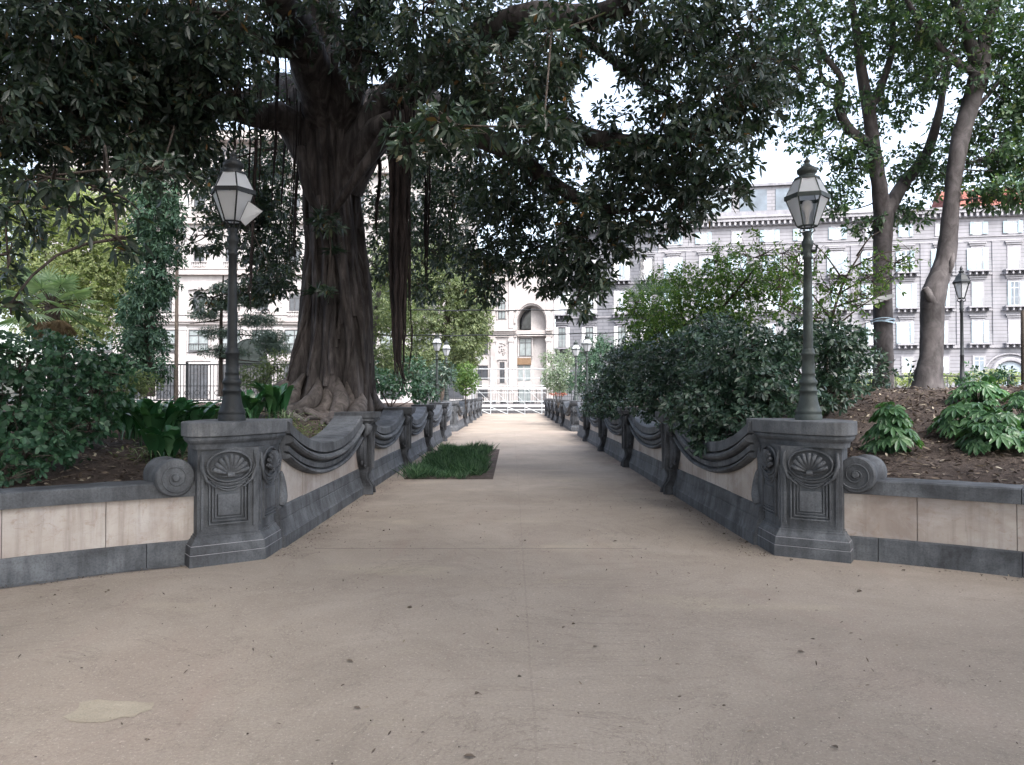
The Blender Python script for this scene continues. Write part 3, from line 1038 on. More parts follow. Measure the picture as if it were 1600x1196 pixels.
def low_wall(s, label, a_start):
    cx, cy, r = ARC[s]
    e = empty('low_curved_wall')
    tag(e, label, 'wall', 'low curved walls of pale slabs')
    # angle measured from +Y towards side s
    a0 = a_start
    a1 = R(97)

    def T(d, an, z):
        d += 0.004 * math.sin(an * 61 + z * 9) * math.sin(an * 137) if z > 0 else 0
        z += 0.004 * math.sin(an * 43 + d * 20) * math.sin(an * 97 + 1) if z > 0.7 else 0
        return (cx + s * (r + d) * math.sin(an), cy + (r + d) * math.cos(an), z)

    def strip(name, prof, m, joints, gap=0.003):
        mb = MB(T)
        edges = joints
        for q in range(len(edges) - 1):
            b0, b1 = edges[q] + gap / r, edges[q + 1] - gap / r
            n = max(2, int((b1 - b0) * r / 0.12))
            mb.rings([[(d, b0 + (b1 - b0) * i / n, z) for d, z in prof] for i in range(n + 1)])
        return fixn(mb.build(name, m, e))
    jp = [a0 + k * 0.78 / r for k in range(30) if a0 + k * 0.78 / r < a1]
    jq = [a0] + [a0 + (0.45 + k * 1.15) / r for k in range(30) if a0 + (0.45 + k * 1.15) / r < a1]
    strip('base_course', [(0.0, -0.02), (0.0, 0.215), (0.012, 0.225), (0.30, 0.225), (0.30, -0.02)], M['piperno'], jq)
    strip('marble_facing', [(0.035, 0.226), (0.035, 0.638), (0.30, 0.638), (0.30, 0.226)], M['marble'], jp)
    strip('coping', [(-0.012, 0.64), (-0.012, 0.765), (0.0, 0.778), (0.37, 0.778), (0.38, 0.765), (0.38, 0.64)], M['piperno'], jq[:1] + jq[2:])
    # scrolled end of the coping beside the pedestal
    ac = a0 + (0.27 if s > 0 else 0.22) / r
    mb = MB()
    cxw, cyw, _ = T(0, ac, 0)
    an_ = R(40)
    nx, ny = s * math.sin(an_), math.cos(an_)            # outwards (away from the viewer)
    tx, ty = s * math.cos(an_), -math.sin(an_)           # along the wall

    def C(u, d, z):
        return (cxw + tx * u + nx * d, cyw + ty * u + ny * d, 0.825 + z)
    n = 30
    prof = [(0.165, -0.05), (0.176, -0.04), (0.18, 0.02), (0.150, 0.05), (0.145, 0.13), (0.150, 0.23), (0.172, 0.27), (0.18, 0.31), (0.172, 0.34), (0.172, 0.40)]
    mb.T = C
    mb.rings([[(rr * math.cos(2 * math.pi * k / n), d, rr * math.sin(2 * math.pi * k / n)) for k in range(n)] for rr, d in prof], True)
    sp = []
    for q in np.linspace(0, 2 * math.pi * 1.9, 60):
        rr = 0.150 - 0.0102 * q
        sp.append((-rr * math.cos(q) , -0.055, -rr * math.sin(q) * 1.0))
    mb.tube(sp, 0.008, 6)
    mb.rings([[(rr * math.cos(2 * math.pi * k / 16), d, rr * math.sin(2 * math.pi * k / 16)) for k in range(16)] for rr, d in ((0.035, -0.04), (0.035, -0.066), (0.025, -0.072))], True)
    fixn(mb.build('scroll', M['piperno'], e))
    return e


low_wall(-1, 'low curved wall of pale slabs under a dark coping, left, dense hedge behind it', R(27.2))
low_wall(1, 'low curved wall of pale slabs under a dark coping, right, fatsia plants behind it', R(25.6))

# ------------------------------------------------------------------ lamps


def lamp(loc, label, rz=0.0, open_pane=None, missing=None, iron='iron_green'):
    e = empty('street_lamp', loc, rz)
    tag(e, label, 'street lamp', 'lamps standing on the stone pedestals')
    m = M[iron]
    mb = MB()
    mb.lathe([(0.134, 0), (0.134, 0.045), (0.128, 0.055), (0.128, 0.075), (0.134, 0.085), (0.125, 0.10), (0.112, 0.13), (0.098, 0.18), (0.088, 0.24), (0.083, 0.285), (0.092, 0.292), (0.092, 0.31), (0.080, 0.318),
              (0.078, 0.36), (0.090, 0.375), (0.092, 0.40), (0.080, 0.415), (0.068, 0.43), (0.066, 0.47), (0.070, 0.475), (0.064, 0.49), (0.060, 0.66), (0.070, 0.67), (0.072, 0.69), (0.060, 0.705), (0.064, 0.72), (0.054, 0.735)], n=24)
    mb.build('post_base', m, e)
    mb = MB()
    mb.lathe([(0.050, 0.73), (0.044, 1.4), (0.040, 1.66), (0.052, 1.67), (0.052, 1.69), (0.044, 1.70), (0.046, 1.78), (0.058, 1.80), (0.060, 1.84), (0.046, 1.86), (0.040, 1.90), (0.052, 1.93), (0.035, 1.95)], n=20)
    mb.tube([(0, 0, 1.75), (0.09, 0, 1.74), (0.10, 0, 1.80)], 0.016, 6)
    mb.tube([(0, 0, 1.75), (-0.07, 0, 1.73)], 0.016, 6)
    mb.build('post_shaft', m, e)
    # lantern: six sides
    zb, zm, zr = 2.00, 2.30, 2.49
    rb, rm, rt = 0.095, 0.215, 0.125

    def P(r, z, k):
        a = math.pi / 3 * k + math.pi / 6
        return Vector((r * math.cos(a), r * math.sin(a), z))
    mb = MB()
    for k in range(6):
        mb.tube([P(rb, zb, k), P(rm, zm, k)], 0.008, 4, False)
        mb.tube([P(rm, zm, k), P(rt, zr, k)], 0.008, 4, False)
        mb.tube([P(rb, zb, k), P(rb, zb, k + 1)], 0.009, 4, False)
        # heavy rim with small teeth
        a, b = P(rm + 0.012, zm, k), P(rm + 0.012, zm, k + 1)
        mb.rings([[tuple(a + Vector((0, 0, -0.022))), tuple(a * 0.94 + Vector((0, 0, 0.06 * zm - 0.022))), tuple(a * 0.94 + Vector((0, 0, 0.06 * zm + 0.02))), tuple(a + Vector((0, 0, 0.02)))],
                  [tuple(b + Vector((0, 0, -0.022))), tuple(b * 0.94 + Vector((0, 0, 0.06 * zm - 0.022))), tuple(b * 0.94 + Vector((0, 0, 0.06 * zm + 0.02))), tuple(b + Vector((0, 0, 0.02)))]])
        # curled brackets under the lantern
        q = P(1, 0, k)
        mb.tube([q * 0.03 + Vector((0, 0, 1.93)), q * 0.075 + Vector((0, 0, 1.955)), q * 0.06 + Vector((0, 0, 1.99)), q * 0.095 + Vector((0, 0, 2.0)), q * 0.115 + Vector((0, 0, 2.03))], 0.007, 5)
    mb.build('lantern_frame', m, e)
    mb = MB()
    mb.lathe([(0.13, zr - 0.008), (0.128, zr + 0.012), (0.085, zr + 0.03), (0.078, zr + 0.05), (0.098, zr + 0.065), (0.102, zr + 0.10), (0.088, zr + 0.115), (0.05, zr + 0.14), (0.03, zr + 0.155), (0.028, zr + 0.18), (0.038, zr + 0.19), (0.02, zr + 0.205), (0.006, zr + 0.235)], n=18)
    mb.build('crown', m, e)
    for k in range(6):
        c = (P(rb, zb, k) + P(rb, zb, k + 1)) / 2
        if k == missing:
            continue

        def pane(a, b, c_, d):
            mb = MB()
            nn = ((b - a).cross(d - a)).normalized() * 0.003
            mb.rings([[tuple(v + nn) for v in (a, b, c_, d)], [tuple(v - nn) for v in (a, b, c_, d)]])
            return mb
        if k == open_pane:
            # this pane has swung loose and hangs beside the lantern
            o1, o2 = P(rb + 0.005, zb + 0.01, k + 1), P(rm + 0.005, zm - 0.03, k + 1)
            off = Vector((0.0, 0.0, 0.0))
            d1 = Vector((0.64, 0.0, -0.42))
            base_ = P(rb, zb + 0.02, k + 1)
            rot = Matrix.Rotation(-rz, 3, 'Z')
            a_ = rot @ Vector((0.105, -0.10, 2.0))
            b_ = rot @ Vector((0.190, -0.10, 2.19))
            c_ = rot @ Vector((0.325, -0.07, 2.095))
            d_ = rot @ Vector((0.150, -0.07, 1.945))
            ob = fixn(pane(a_, b_, c_, d_).build('glass_pane', M['pane'], e))
            ob['label'] = 'loose glass pane hanging off the side'
            mb = MB()
            for u, v in ((a_, b_), (b_, c_), (c_, d_), (d_, a_)):
                mb.tube([u, v], 0.004, 4, False)
            mb.build('pane_frame', m, ob)
            continue
        sh = 0.985
        lo, hi = 0.04, 0.92
        A0, A1 = P(rb, zb, k), P(rb, zb, k + 1)
        B0, B1 = P(rm, zm, k), P(rm, zm, k + 1)

        def sc2(v):
            return Vector((v.x * sh, v.y * sh, v.z))
        fixn(pane(sc2(A0.lerp(B0, lo)), sc2(A1.lerp(B1, lo)), sc2(A1.lerp(B1, hi)), sc2(A0.lerp(B0, hi))).build('glass_pane', M['pane'], e))
    for k in range(6):
        mb = MB()
        A0, A1 = P(rm * 0.97, zm + 0.018, k), P(rm * 0.97, zm + 0.018, k + 1)
        B0, B1 = P(rt, zr - 0.005, k), P(rt, zr - 0.005, k + 1)
        nn = ((A1 - A0).cross(B0 - A0)).normalized() * 0.003
        mb.rings([[tuple(v + nn) for v in (A0, A1, B1, B0)], [tuple(v - nn) for v in (A0, A1, B1, B0)]])
        fixn(mb.build('roof_pane', M['pane'], e))
    mb = MB()
    mb.lathe([(0.018, 2.02), (0.02, 2.10), (0.026, 2.11), (0.03, 2.14), (0.055, 2.18), (0.058, 2.22), (0.045, 2.26), (0.01, 2.275)], n=16)
    mb.build('bulb', M['bulb'], e)
    return e


ll = at(362.5, 657, 7.72)
lamp((ll[0], ll[1], 1.338), 'near left lamp with dark post and frosted lantern, one pane hanging loose', R(30), open_pane=5, iron='iron')
rl = at(1263, 657, 7.92)
L2 = lamp((rl[0], rl[1], 1.338), 'near right lamp with green grey post, one lantern pane gone and bulb visible', R(-45), missing=4)
proto = lamp((-2.98, 30.5, 1.338), 'distant lamp left of the path, the nearer of the two seen past the hanging root', R(5))
for (x, y, lb) in ((-2.93, 34.3, 'distant lamp left of the path, the farther and smaller of the two there'),
                   (3.02, 30.9, 'distant lamp right of the path, the nearer and taller of the two by the shrubs'),
                   (2.86, 34.4, 'distant lamp right of the path, the farther of the two, in front of pale bushes')):
    c = copy_tree(proto)
    c.location = (x, y, 1.338)
    c['label'] = lb

# dark lamp among the plants on the right
e = empty('garden_lamp', (12.9, 22.0, 1.6))
tag(e, 'dark garden lamp with a roofed lantern right of the leaning grey trunk', 'street lamp')
mb = MB()
mb.lathe([(0.16, -0.2), (0.15, 0.12), (0.11, 0.18), (0.095, 0.30), (0.075, 0.42), (0.10, 0.46), (0.065, 0.50), (0.05, 1.1), (0.062, 1.12), (0.048, 1.15), (0.042, 2.35), (0.06, 2.37), (0.045, 2.42), (0.065, 2.46), (0.045, 2.50), (0.06, 2.66), (0.035, 2.72)], n=14)
mb.build('post', M['iron'], e)
mb = MB()
for k in range(6):
    a = math.pi / 3 * k
    p = Vector((math.cos(a), math.sin(a), 0))
    mb.tube([p * 0.09 + Vector((0, 0, 2.76)), p * 0.22 + Vector((0, 0, 3.20))], 0.014, 4, False)
    mb.tube([p * 0.04 + Vector((0, 0, 2.66)), p * 0.12 + Vector((0, 0, 2.70)), p * 0.10 + Vector((0, 0, 2.78))], 0.012, 4, False)
mb.lathe([(0.09, 2.745), (0.10, 2.775)], n=6, smooth=False)
mb.lathe([(0.25, 3.19), (0.26, 3.23), (0.20, 3.29), (0.14, 3.42), (0.08, 3.48), (0.05, 3.50), (0.09, 3.53), (0.04, 3.57), (0.05, 3.62), (0.01, 3.70)], n=6, smooth=False)
mb.build('lantern_frame', M['iron'], e)
mb = MB()
mb.rings([[(r_ * math.cos(math.pi / 3 * k), r_ * math.sin(math.pi / 3 * k), z) for k in range(6)] for r_, z in ((0.085, 2.78), (0.205, 3.19))])
mb.build('glass_pane', M['pane'], e)

# ------------------------------------------------------------------ buildings
def facade_origin(name, loc, rz, label, group=None):
    e = empty(name, loc, rz)
    tag(e, label, 'building', group)
    return e


def window_proto(par, wd, ht, style):
    """window with its surround; origin at the sill centre, outside is -y"""
    mb = MB()
    t = 0.16
    mb.b2(-wd / 2 - t, -wd / 2, -0.10, 0.0, 0, ht + t)
    mb.b2(wd / 2, wd / 2 + t, -0.10, 0.0, 0, ht + t)
    mb.b2(-wd / 2, wd / 2, -0.10, 0.0, ht, ht + t)
    if style in ('hood', 'balcony'):
        mb.b2(-wd / 2 - 0.45, wd / 2 + 0.45, -0.30, 0.0, ht + 0.55, ht + 0.70)
        mb.b2(-wd / 2 - 0.30, wd / 2 + 0.30, -0.16, 0.0, ht + 0.30, ht + 0.548)
    if style == 'pediment':
        mb.rings([[(-wd / 2 - 0.5, y, ht + 0.35), (wd / 2 + 0.5, y, ht + 0.35), (wd / 2 + 0.5, y, ht + 0.45), (0, y, ht + 0.95), (-wd / 2 - 0.5, y, ht + 0.45)] for y in (-0.28, 0.0)])
    w_ = mb.build('window', M['pal_smooth'] if par['trim'] == 'pale' else M['cream'] if par['trim'] == 'cream' else M['grey_trim'], par)
    mb = MB()
    mb.b2(-wd / 2, wd / 2, -0.03, 0.0, 0.0, ht)
    mb.build('pane', M[par['pane']], w_)
    mb = MB()
    for x in (-wd / 2, -0.04, wd / 2 - 0.08):
        mb.b2(x, x + 0.08, -0.07, -0.03, 0.02, ht - 0.02)
    for z in (0.02, ht * 0.72, ht - 0.10):
        mb.b2(-wd / 2 + 0.082, -0.042, -0.065, -0.03, z, z + 0.08)
        mb.b2(0.042, wd / 2 - 0.082, -0.065, -0.03, z, z + 0.08)
    mb.build('frame', M['white'] if par['pane'] != 'dglass' and par['pane'] != 'sglass' else M['steel_dark'], w_)
    if par.get('shut', 0):
        for q in (-1, 1):
            mb = MB()
            x0, x1 = q * (wd / 2 + 0.02), q * (wd / 2 + 0.62)
            xa, xb = min(x0, x1), max(x0, x1)
            mb.b2(xa, xb, -0.16, -0.12, 0.05, ht - 0.03)
            for z in np.arange(0.12, ht - 0.15, 0.14):
                mb.b2(xa + 0.05, xb - 0.05, -0.18, -0.16, z, z + 0.07)
            mb.build('shutter', M['shutter'], w_)
    if style == 'balcony':
        mb = MB()
        mb.b2(-wd / 2 - 0.7, wd / 2 + 0.7, -0.95, 0.0, -0.22, -0.05)
        for x in np.linspace(-wd / 2 - 0.5, wd / 2 + 0.5, 4):
            mb.b2(x - 0.09, x + 0.09, -0.80, 0.0, -0.60, -0.222)
        mb.build('balcony_slab', M['pal_smooth'] if par['trim'] == 'pale' else M['grey_trim'], w_)
        mb = MB()
        for x in np.linspace(-wd / 2 - 0.66, wd / 2 + 0.66, 20):
            mb.b2(x - 0.012, x + 0.012, -0.93, -0.905, -0.045, 0.95)
        mb.b2(-wd / 2 - 0.68, wd / 2 + 0.68, -0.935, -0.90, 0.955, 1.0)
        mb.build('railing', M['board'], w_)
    return w_


def put(win, x, z, first):
    if first:
        c = win
    else:
        c = copy_tree(win, win.parent)
    c.location = (x, 0, z)
    if not first:
        for ch in list(c.children):
            if ch.name.startswith('shutter'):
                q = random.random()
                if q < 0.22:
                    bpy.data.objects.remove(ch)
                elif q < 0.5:      # folded half shut
                    ch.scale = (0.55 + 0.3 * random.random(), 1, 1)
    return c


# -- pale palazzo behind the trees on the right, 3.9 m window spacing
th = math.atan2(-11.8, 62.5)
pal = facade_origin('palazzo_building', (5.9 + 0.98 * 13.6, 104 - 0.19 * 13.6, 0), th, 'long pale palazzo with balconies, blue shutters and a bracketed cornice behind the right hand trees')
pal['trim'] = 'pale'; pal['pane'] = 'curtain'; pal['shut'] = 1
W0 = 62.0
mb = MB(); mb.b2(0, W0, 0.0, 14, 0, 23.4); mb.build('wall', M['pal_wall'], pal)
mb = MB()
for z, h_, d in ((7.35, 0.35, 0.14), (11.9, 0.22, 0.10), (16.35, 0.22, 0.10), (20.45, 0.20, 0.08), (21.0, 0.12, 0.12)):
    mb.b2(0, W0, -d, -0.004, z, z + h_)
mb.build('string_course', M['pal_smooth'], pal)
mb = MB()
for i in range(16):
    x = 0.05 + 4.07 * i
    mb.b2(x - 0.42, x + 0.42, -0.13, -0.003, 7.72, 20.4)
mb.build('pilaster_strip', M['pal_wall'], pal)
mb = MB()
mb.b2(-0.3, W0 + 0.3, -0.9, 0.5, 23.95, 24.35)
mb.b2(-0.2, W0 + 0.2, -1.05, 0.4, 24.352, 24.6)
mb.b2(0, W0, -0.25, 0.3, 23.402, 23.948)
for x in np.arange(0.4, W0, 0.68):
    mb.b2(x - 0.13, x + 0.13, -0.80, -0.252, 23.45, 23.945)
mb.build('cornice', M['pal_smooth'], pal)
xs = [2.05 + 4.07 * i for i in range(14)]
wins = [(1.15, 2.75, 'balcony', 7.95), (1.15, 3.0, 'balcony', 12.45), (1.15, 2.75, 'balcony', 16.9), (1.15, 1.55, 'plain', 21.3)]
for wd, ht, stl, z in wins:
    wp = window_proto(pal, wd, ht, stl)
    for i, x in enumerate(xs):
        put(wp, x, z, i == 0)
pal['shut'] = 0
wp = window_proto(pal, 1.2, 2.0, 'plain')
for i, x in enumerate([xs[k] for k in (5, 6, 7, 8, 9, 11, 12)]):
    put(wp, x + 0.1, 4.3, i == 0)
# arched carriage door
mb = MB()
ax = xs[10] - 0.6
pts = [(ax + 2.0 * math.cos(q), -0.14, 3.9 + 2.0 * math.sin(q)) for q in np.linspace(0, math.pi, 15)]
mb.tube([(ax + 2.0, -0.14, 0)] + pts + [(ax - 2.0, -0.14, 0)], 0.28, 6, False)
pts2 = [(ax + 2.9 * math.cos(q), -0.10, 3.9 + 2.7 * math.sin(q)) for q in np.linspace(0, math.pi, 15)]
mb.tube(pts2, 0.12, 6, False)
mb.build('arched_surround', M['pal_smooth'], pal)
mb = MB()
mb.rings([[(ax + 1.75 * math.cos(q), y, 3.9 + 1.75 * math.sin(q)) for q in np.linspace(0, math.pi, 13)] + [(ax - 1.75, y, 0.0), (ax + 1.75, y, 0.0)] for y in (-0.08, -0.005)])
mb.build('door', M['curtain'], pal)
# roof terrace storey at the left end, tiled roof at the right end
mb = MB()
mb.b2(5.5, 20.5, 3.0, 10, 24.6, 29.3)
mb.build('attic_wall', M['pal_wall'], pal)
mb = MB(); mb.b2(5.0, 21.0, 2.6, 10.3, 29.3, 29.65); mb.b2(5.0, 24.0, -0.4, 0.0, 24.6, 25.3); mb.build('attic_cornice', M['grey_trim'], pal)
for x in (8.0, 12.6, 17.2):
    mb = MB(); mb.b2(x - 1.75, x + 1.75, 2.9, 2.995, 25.1, 28.9); mb.build('attic_window', M['curtain'], pal)
mb = MB()
mb.rings([[(x, 0.6, 24.62), (x, 5.5, 28.2), (x, 10.5, 24.62)] for x in (36.0, W0)])
mb.build('tiled_roof', M['terracotta'], pal)

# -- grey palazzo next to it
gp = facade_origin('grey_palazzo', (5.9, 104, 0), th, 'darker grey stone palazzo between the arched cream building and the pale palazzo')
gp['trim'] = 'grey'; gp['pane'] = 'curtain'; gp['shut'] = 0
W1 = 13.55
mb = MB(); mb.b2(0, W1, 0.0, 14, 0, 23.4); mb.build('wall', M['grey_wall'], gp)
mb = MB()
for z, h_, d in ((7.35, 0.35, 0.14), (11.9, 0.22, 0.10), (16.35, 0.22, 0.10), (20.45, 0.20, 0.08)):
    mb.b2(0, W1, -d, -0.004, z, z + h_)
mb.b2(0, W1, -0.9, 0.3, 23.402, 24.3)
mb.build('string_course', M['grey_trim'], gp)
for zi, (z, ht) in enumerate(((7.95, 2.75), (12.45, 3.0), (16.9, 2.75), (3.2, 2.6))):
    gp['pane'] = 'sglass' if zi == 0 or zi == 3 else 'curtain'
    wp = window_proto(gp, 1.0, ht, 'balcony' if z > 6 else 'plain')
    for i, x in enumerate((0.9, 4.6, 8.9, 12.4)):
        c = put(wp, x, z, i == 0)
        mb = MB()
        for q in (-1, 1):
            mb.b2(q * 0.52, q * 1.02, -0.17, -0.12, 0.05, ht)
        mb.build('shutter', M['white'], c)

# -- cream arcade building with the tall arch, closing the view down the path
ar = facade_origin('arcade_building', (-3.6, 92, 0), R(-7), 'cream ornate building with a tall arched recess at the end of the path')
ar['trim'] = 'cream'; ar['pane'] = 'dglass'; ar['shut'] = 0
WA = 8.5
ax, ar_r = 5.95, 1.75
zs = 10.1
# front wall with an arched opening, then the recess behind it
n = 16
arc = [(ax + ar_r * math.cos(q), zs + 1.25 * ar_r * math.sin(q)) for q in np.linspace(math.pi, 0, n)]
mb = MB()
top = 17.5
mb.b2(0.0, ax - ar_r, 0, 3, 0, top)
mb.b2(ax + ar_r, WA, 0, 3, 0, top)
for i in range(n - 1):
    (xa, za), (xb, zb_) = arc[i], arc[i + 1]
    mb.rings([[(xa, y, za), (xb, y, zb_), (xb, y, top), (xa, y, top)] for y in (0, 3)])
mb.build('wall', M['cream'], ar)
mb = MB()
mb.b2(ax - ar_r - 0.5, ax + ar_r + 0.5, 3.0, 3.5, 0, 15)
mb.b2(ax - 0.15, ax + ar_r - 0.003, 1.2, 2.99, 0, 14.2)
mb.build('recess_wall', M['cream'], ar)
mb = MB()
mb.tube([(ax - 1.0, 2.9, 9.6), (ax - 1.6, 2.9, 9.6), (ax - 1.6, 2.9, 11.8), (ax - 1.3, 2.9, 13.2), (ax - 0.8, 2.9, 14.0), (ax - 0.2, 2.9, 13.2), (ax - 0.12, 2.9, 11.8), (ax - 0.12, 2.9, 9.6), (ax - 1.0, 2.9, 9.6)], 0.09, 4, False)
mb.build('arched_window_frame', M['iron'], ar)
mb = MB()
mb.add([(ax - 1.6, 2.93, 9.6), (ax - 0.12, 2.93, 9.6), (ax - 0.12, 2.93, 12.4), (ax - 0.8, 2.93, 14.0), (ax - 1.6, 2.93, 12.4)], [(0, 1, 2, 3, 4)])
mb.build('arched_window', M['dglass'], ar)
mb = MB()
for z0, z1, d in ((8.5, 8.9, 0.25), (8.9, 9.15, 0.40), (9.15, 9.4, 0.60), (11.6, 11.75, 0.18), (15.2, 15.6, 0.35), (16.4, 17.6, 0.5)):
    mb.b2(-0.1, ax - ar_r - 0.02, -d, -0.003, z0, z1)
    mb.b2(ax + ar_r + 0.02, WA, -d, -0.003, z0, z1)
mb.b2(ax - ar_r, ax + ar_r, 0.3, 2.98, 8.6, 9.3)
pts = [(ax + (ar_r + 0.22) * math.cos(q), -0.03, zs + 1.25 * (ar_r + 0.22) * math.sin(q)) for q in np.linspace(0, math.pi, 20)]
mb.tube(pts, 0.16, 6, False)
mb.build('cornice', M['cream_rib'], ar)
mb = MB()
for x, w_ in ((1.35, 0.55), (3.55, 0.55), (8.0, 0.5)):
    mb.b2(x - w_ / 2, x + w_ / 2, -0.22, -0.004, 0, 8.5)
    mb.b2(x - w_ / 2 - 0.1, x + w_ / 2 + 0.1, -0.30, -0.004, 7.9, 8.3)
    mb.b2(x - w_ / 2, x + w_ / 2, -0.16, -0.004, 9.5, 15.1)
mb.build('column', M['cream'], ar)
mb = MB()
for k in range(26):      # carved trophy above the small window
    mb.lathe([(0.0, -0.12), (0.10, -0.06), (0.12, 0.02), (0.0, 0.12)], (2.45 + random.uniform(-0.35, 0.35), -0.02, 7.1 + random.uniform(-0.75, 0.75)), 7)
mb.rings([[(1.85, y, 5.75), (3.05, y, 5.75), (2.45, y, 6.25)] for y in (-0.2, -0.003)])
mb.build('carved_panel', M['cream'], ar)
for (x, z, wd, ht, pn) in ((2.45, 3.0, 0.62, 2.5, 'dglass'), (0.0, 6.4, 1.5, 2.0, 'dglass'), (0.0, 3.4, 1.5, 1.7, 'dglass'), (0.0, 1.3, 1.5, 1.0, 'dglass'), (2.4, 10.6, 0.9, 2.6, 'sglass')):
    ar['pane'] = pn
    w_ = window_proto(ar, wd, ht, 'plain')
    w_.location = (x, 0, z)
w_ = window_proto(ar, 1.5, 2.2, 'plain'); w_.location = (ax - 0.8, 0.9, 6.2)
mb = MB(); mb.b2(ax - ar_r, ax - 0.1, 0.6, 0.85, 5.2, 6.0); mb.build('ochre_band', M['ochre'], ar)
mb = MB(); mb.b2(ax - ar_r, ax - 0.1, 0.9, 1.1, 0.0, 8.6); mb.build('shop_front', M['cream'], ar)
mb = MB()
for (x0, x1, z0, z1) in ((0.1, 0.65, 3.3, 5.1), (0.85, 1.55, 3.3, 5.1), (0.1, 1.55, 0.2, 2.4)):
    mb.b2(ax - ar_r + x0, ax - ar_r + x1, 0.84, 0.895, z0, z1)
mb.build('shop_window', M['sglass'], ar)

# -- white palazzo on the left
lp = facade_origin('white_palazzo', (-46, 75, 0), 0, 'white stuccoed palazzo with dark windows and ledges on the left, behind the iron railing')
lp['trim'] = 'cream'; lp['pane'] = 'sglass'; lp['shut'] = 0
WL = 42.0
mb = MB(); mb.b2(0, WL, 0.0, 14, 0, 27); mb.build('wall', M['cream'], lp)
mb = MB()
for z0, z1, d in ((4.9, 5.15, 0.15), (8.45, 8.7, 0.35), (8.7, 9.0, 0.55), (9.4, 9.52, 0.12), (13.3, 13.6, 0.45), (13.9, 14.0, 0.12), (18.3, 18.6, 0.4), (19.0, 19.1, 0.1), (23.2, 24.0, 0.7), (26.3, 27.2, 1.1)):
    mb.b2(0, WL, -d, -0.004, z0, z1)
mb.build('ledge', M['cream_rib'], lp)
mb = MB()
for i in range(13):
    x = 1.35 + 3.12 * i
    mb.b2(x - 0.38, x + 0.38, -0.12, -0.003, 0, 8.4)
    mb.b2(x - 0.48, x + 0.48, -0.18, -0.003, 7.9, 8.2)
mb.build('pilaster_strip', M['cream'], lp)
xs2 = [2.9 + 3.12 * i for i in range(13)]
wp = window_proto(lp, 1.95, 2.2, 'plain')
mb = MB()
mb.b2(-0.97, 0.97, -0.14, -0.08, -0.02, 0.20)
for x in np.linspace(-0.95, 0.95, 9):
    mb.b2(x - 0.015, x + 0.015, -0.13, -0.10, 0.202, 0.8)
mb.b2(-0.97, 0.97, -0.14, -0.09, 0.802, 0.86)
mb.build('balustrade', M['steel_dark'], wp)
for i, x in enumerate(xs2):
    put(wp, x, 5.75, i == 0)
lp['pane'] = 'dglass'
wp = window_proto(lp, 1.95, 3.4, 'plain')
for i, x in enumerate(xs2):
    put(wp, x, 1.2, i == 0)
for z, ht, stl in ((9.75, 1.75, 'pediment'), (14.6, 1.5, 'plain'), (19.9, 1.3, 'plain')):
    wp = window_proto(lp, 1.05, ht, stl)
    mb = MB()
    for x in np.linspace(-0.6, 0.6, 8):
        mb.lathe([(0.05, -0.50), (0.07, -0.35), (0.03, -0.15), (0.05, -0.06)], (x, -0.12, 0), 6)
    mb.b2(-0.75, 0.75, -0.2, 0, -0.06, 0.0)
    mb.build('balustrade', M['cream'], wp)
    for i, x in enumerate(xs2):
        put(wp, x, z, i == 0)

# ------------------------------------------------------------------ scaffold, railings, kiosk, cables
YS = 62.6
sx0, sx1 = -3.15, 2.45
e = empty('scaffold_barrier', (0, YS, 0))
tag(e, 'white tubular scaffold barrier standing across the far end of the path', 'scaffold')
mb = MB()
for x in np.linspace(sx0, sx1, 5):
    for y in (0, 0.9):
        mb.tube([(x, y, 0), (x, y, 3.75 if x < 2 else 3.2)], 0.028, 6)
mb.build('upright', M['steel'], e)
mb = MB()
for z, r_ in ((0.35, .025), (1.05, .02), (1.75, .02), (2.35, .025), (2.95, .02), (3.7, .03)):
    for y in (0, 0.9):
        mb.tube([(sx0 - 0.3, y, z), (sx1 + 0.3, y, z)], r_, 6)
mb.build('ledger', M['steel'], e)
mb = MB()
for z, h_ in ((0.62, 0.16), (2.05, 0.13)):
    mb.b2(sx0 - 0.3, sx1 + 0.3, -0.06, 0.0, z, z + h_)
mb.build('beam', M['white'], e)
mb = MB()
x_ = np.linspace(sx0, sx1, 5)
for i in range(4):
    mb.tube([(x_[i], -0.03, 0.60), (x_[i + 1], -0.03, 0.02)], 0.02, 6)
    mb.tube([(x_[i], 0.93, 2.3), (x_[i + 1], 0.93, 0.9)], 0.018, 6)
mb.build('brace', M['steel'], e)


def railing(name, x0, x1, y, z0, h_, label, step=0.13, orn=True, mt='iron'):
    e = empty(name, (0, y, 0))
    tag(e, label, 'railing')
    mb = MB()
    mb.b2(-0.04, 0.04, -0.04, 0.04, z0 - 0.2, z0 + h_ + 0.12)
    p0 = mb.build('post', M[mt], e)
    for i, x in enumerate(np.arange(x0, x1 + 0.01, 1.6)):
        c = p0 if i == 0 else p0.copy()
        if i:
            col.objects.link(c)
        c.location = (x, 0, 0)
    mb = MB()
    for z in (z0 + 0.1, z0 + h_):
        mb.b2(x0, x1, -0.022, 0.022, z, z + 0.05)
    if orn:
        mb.b2(x0, x1, -0.018, 0.018, z0 + h_ * 0.45, z0 + h_ * 0.45 + 0.03)
    mb.build('rail', M[mt], e)
    mb = MB()
    for i, x in enumerate(np.arange(x0 + step, x1, step)):
        mb.b2(x - 0.012, x + 0.012, -0.012, 0.012, z0 + 0.15, z0 + h_)
        if orn and i % 3 == 0:
            pts = [(x + 0.10 * math.cos(q), 0.0, z0 + h_ * 0.28 + 0.10 * math.sin(q)) for q in np.linspace(0, 2 * math.pi, 9)]
            mb.tube(pts, 0.012, 4, False)
    mb.build('bar', M[mt], e)
    return e


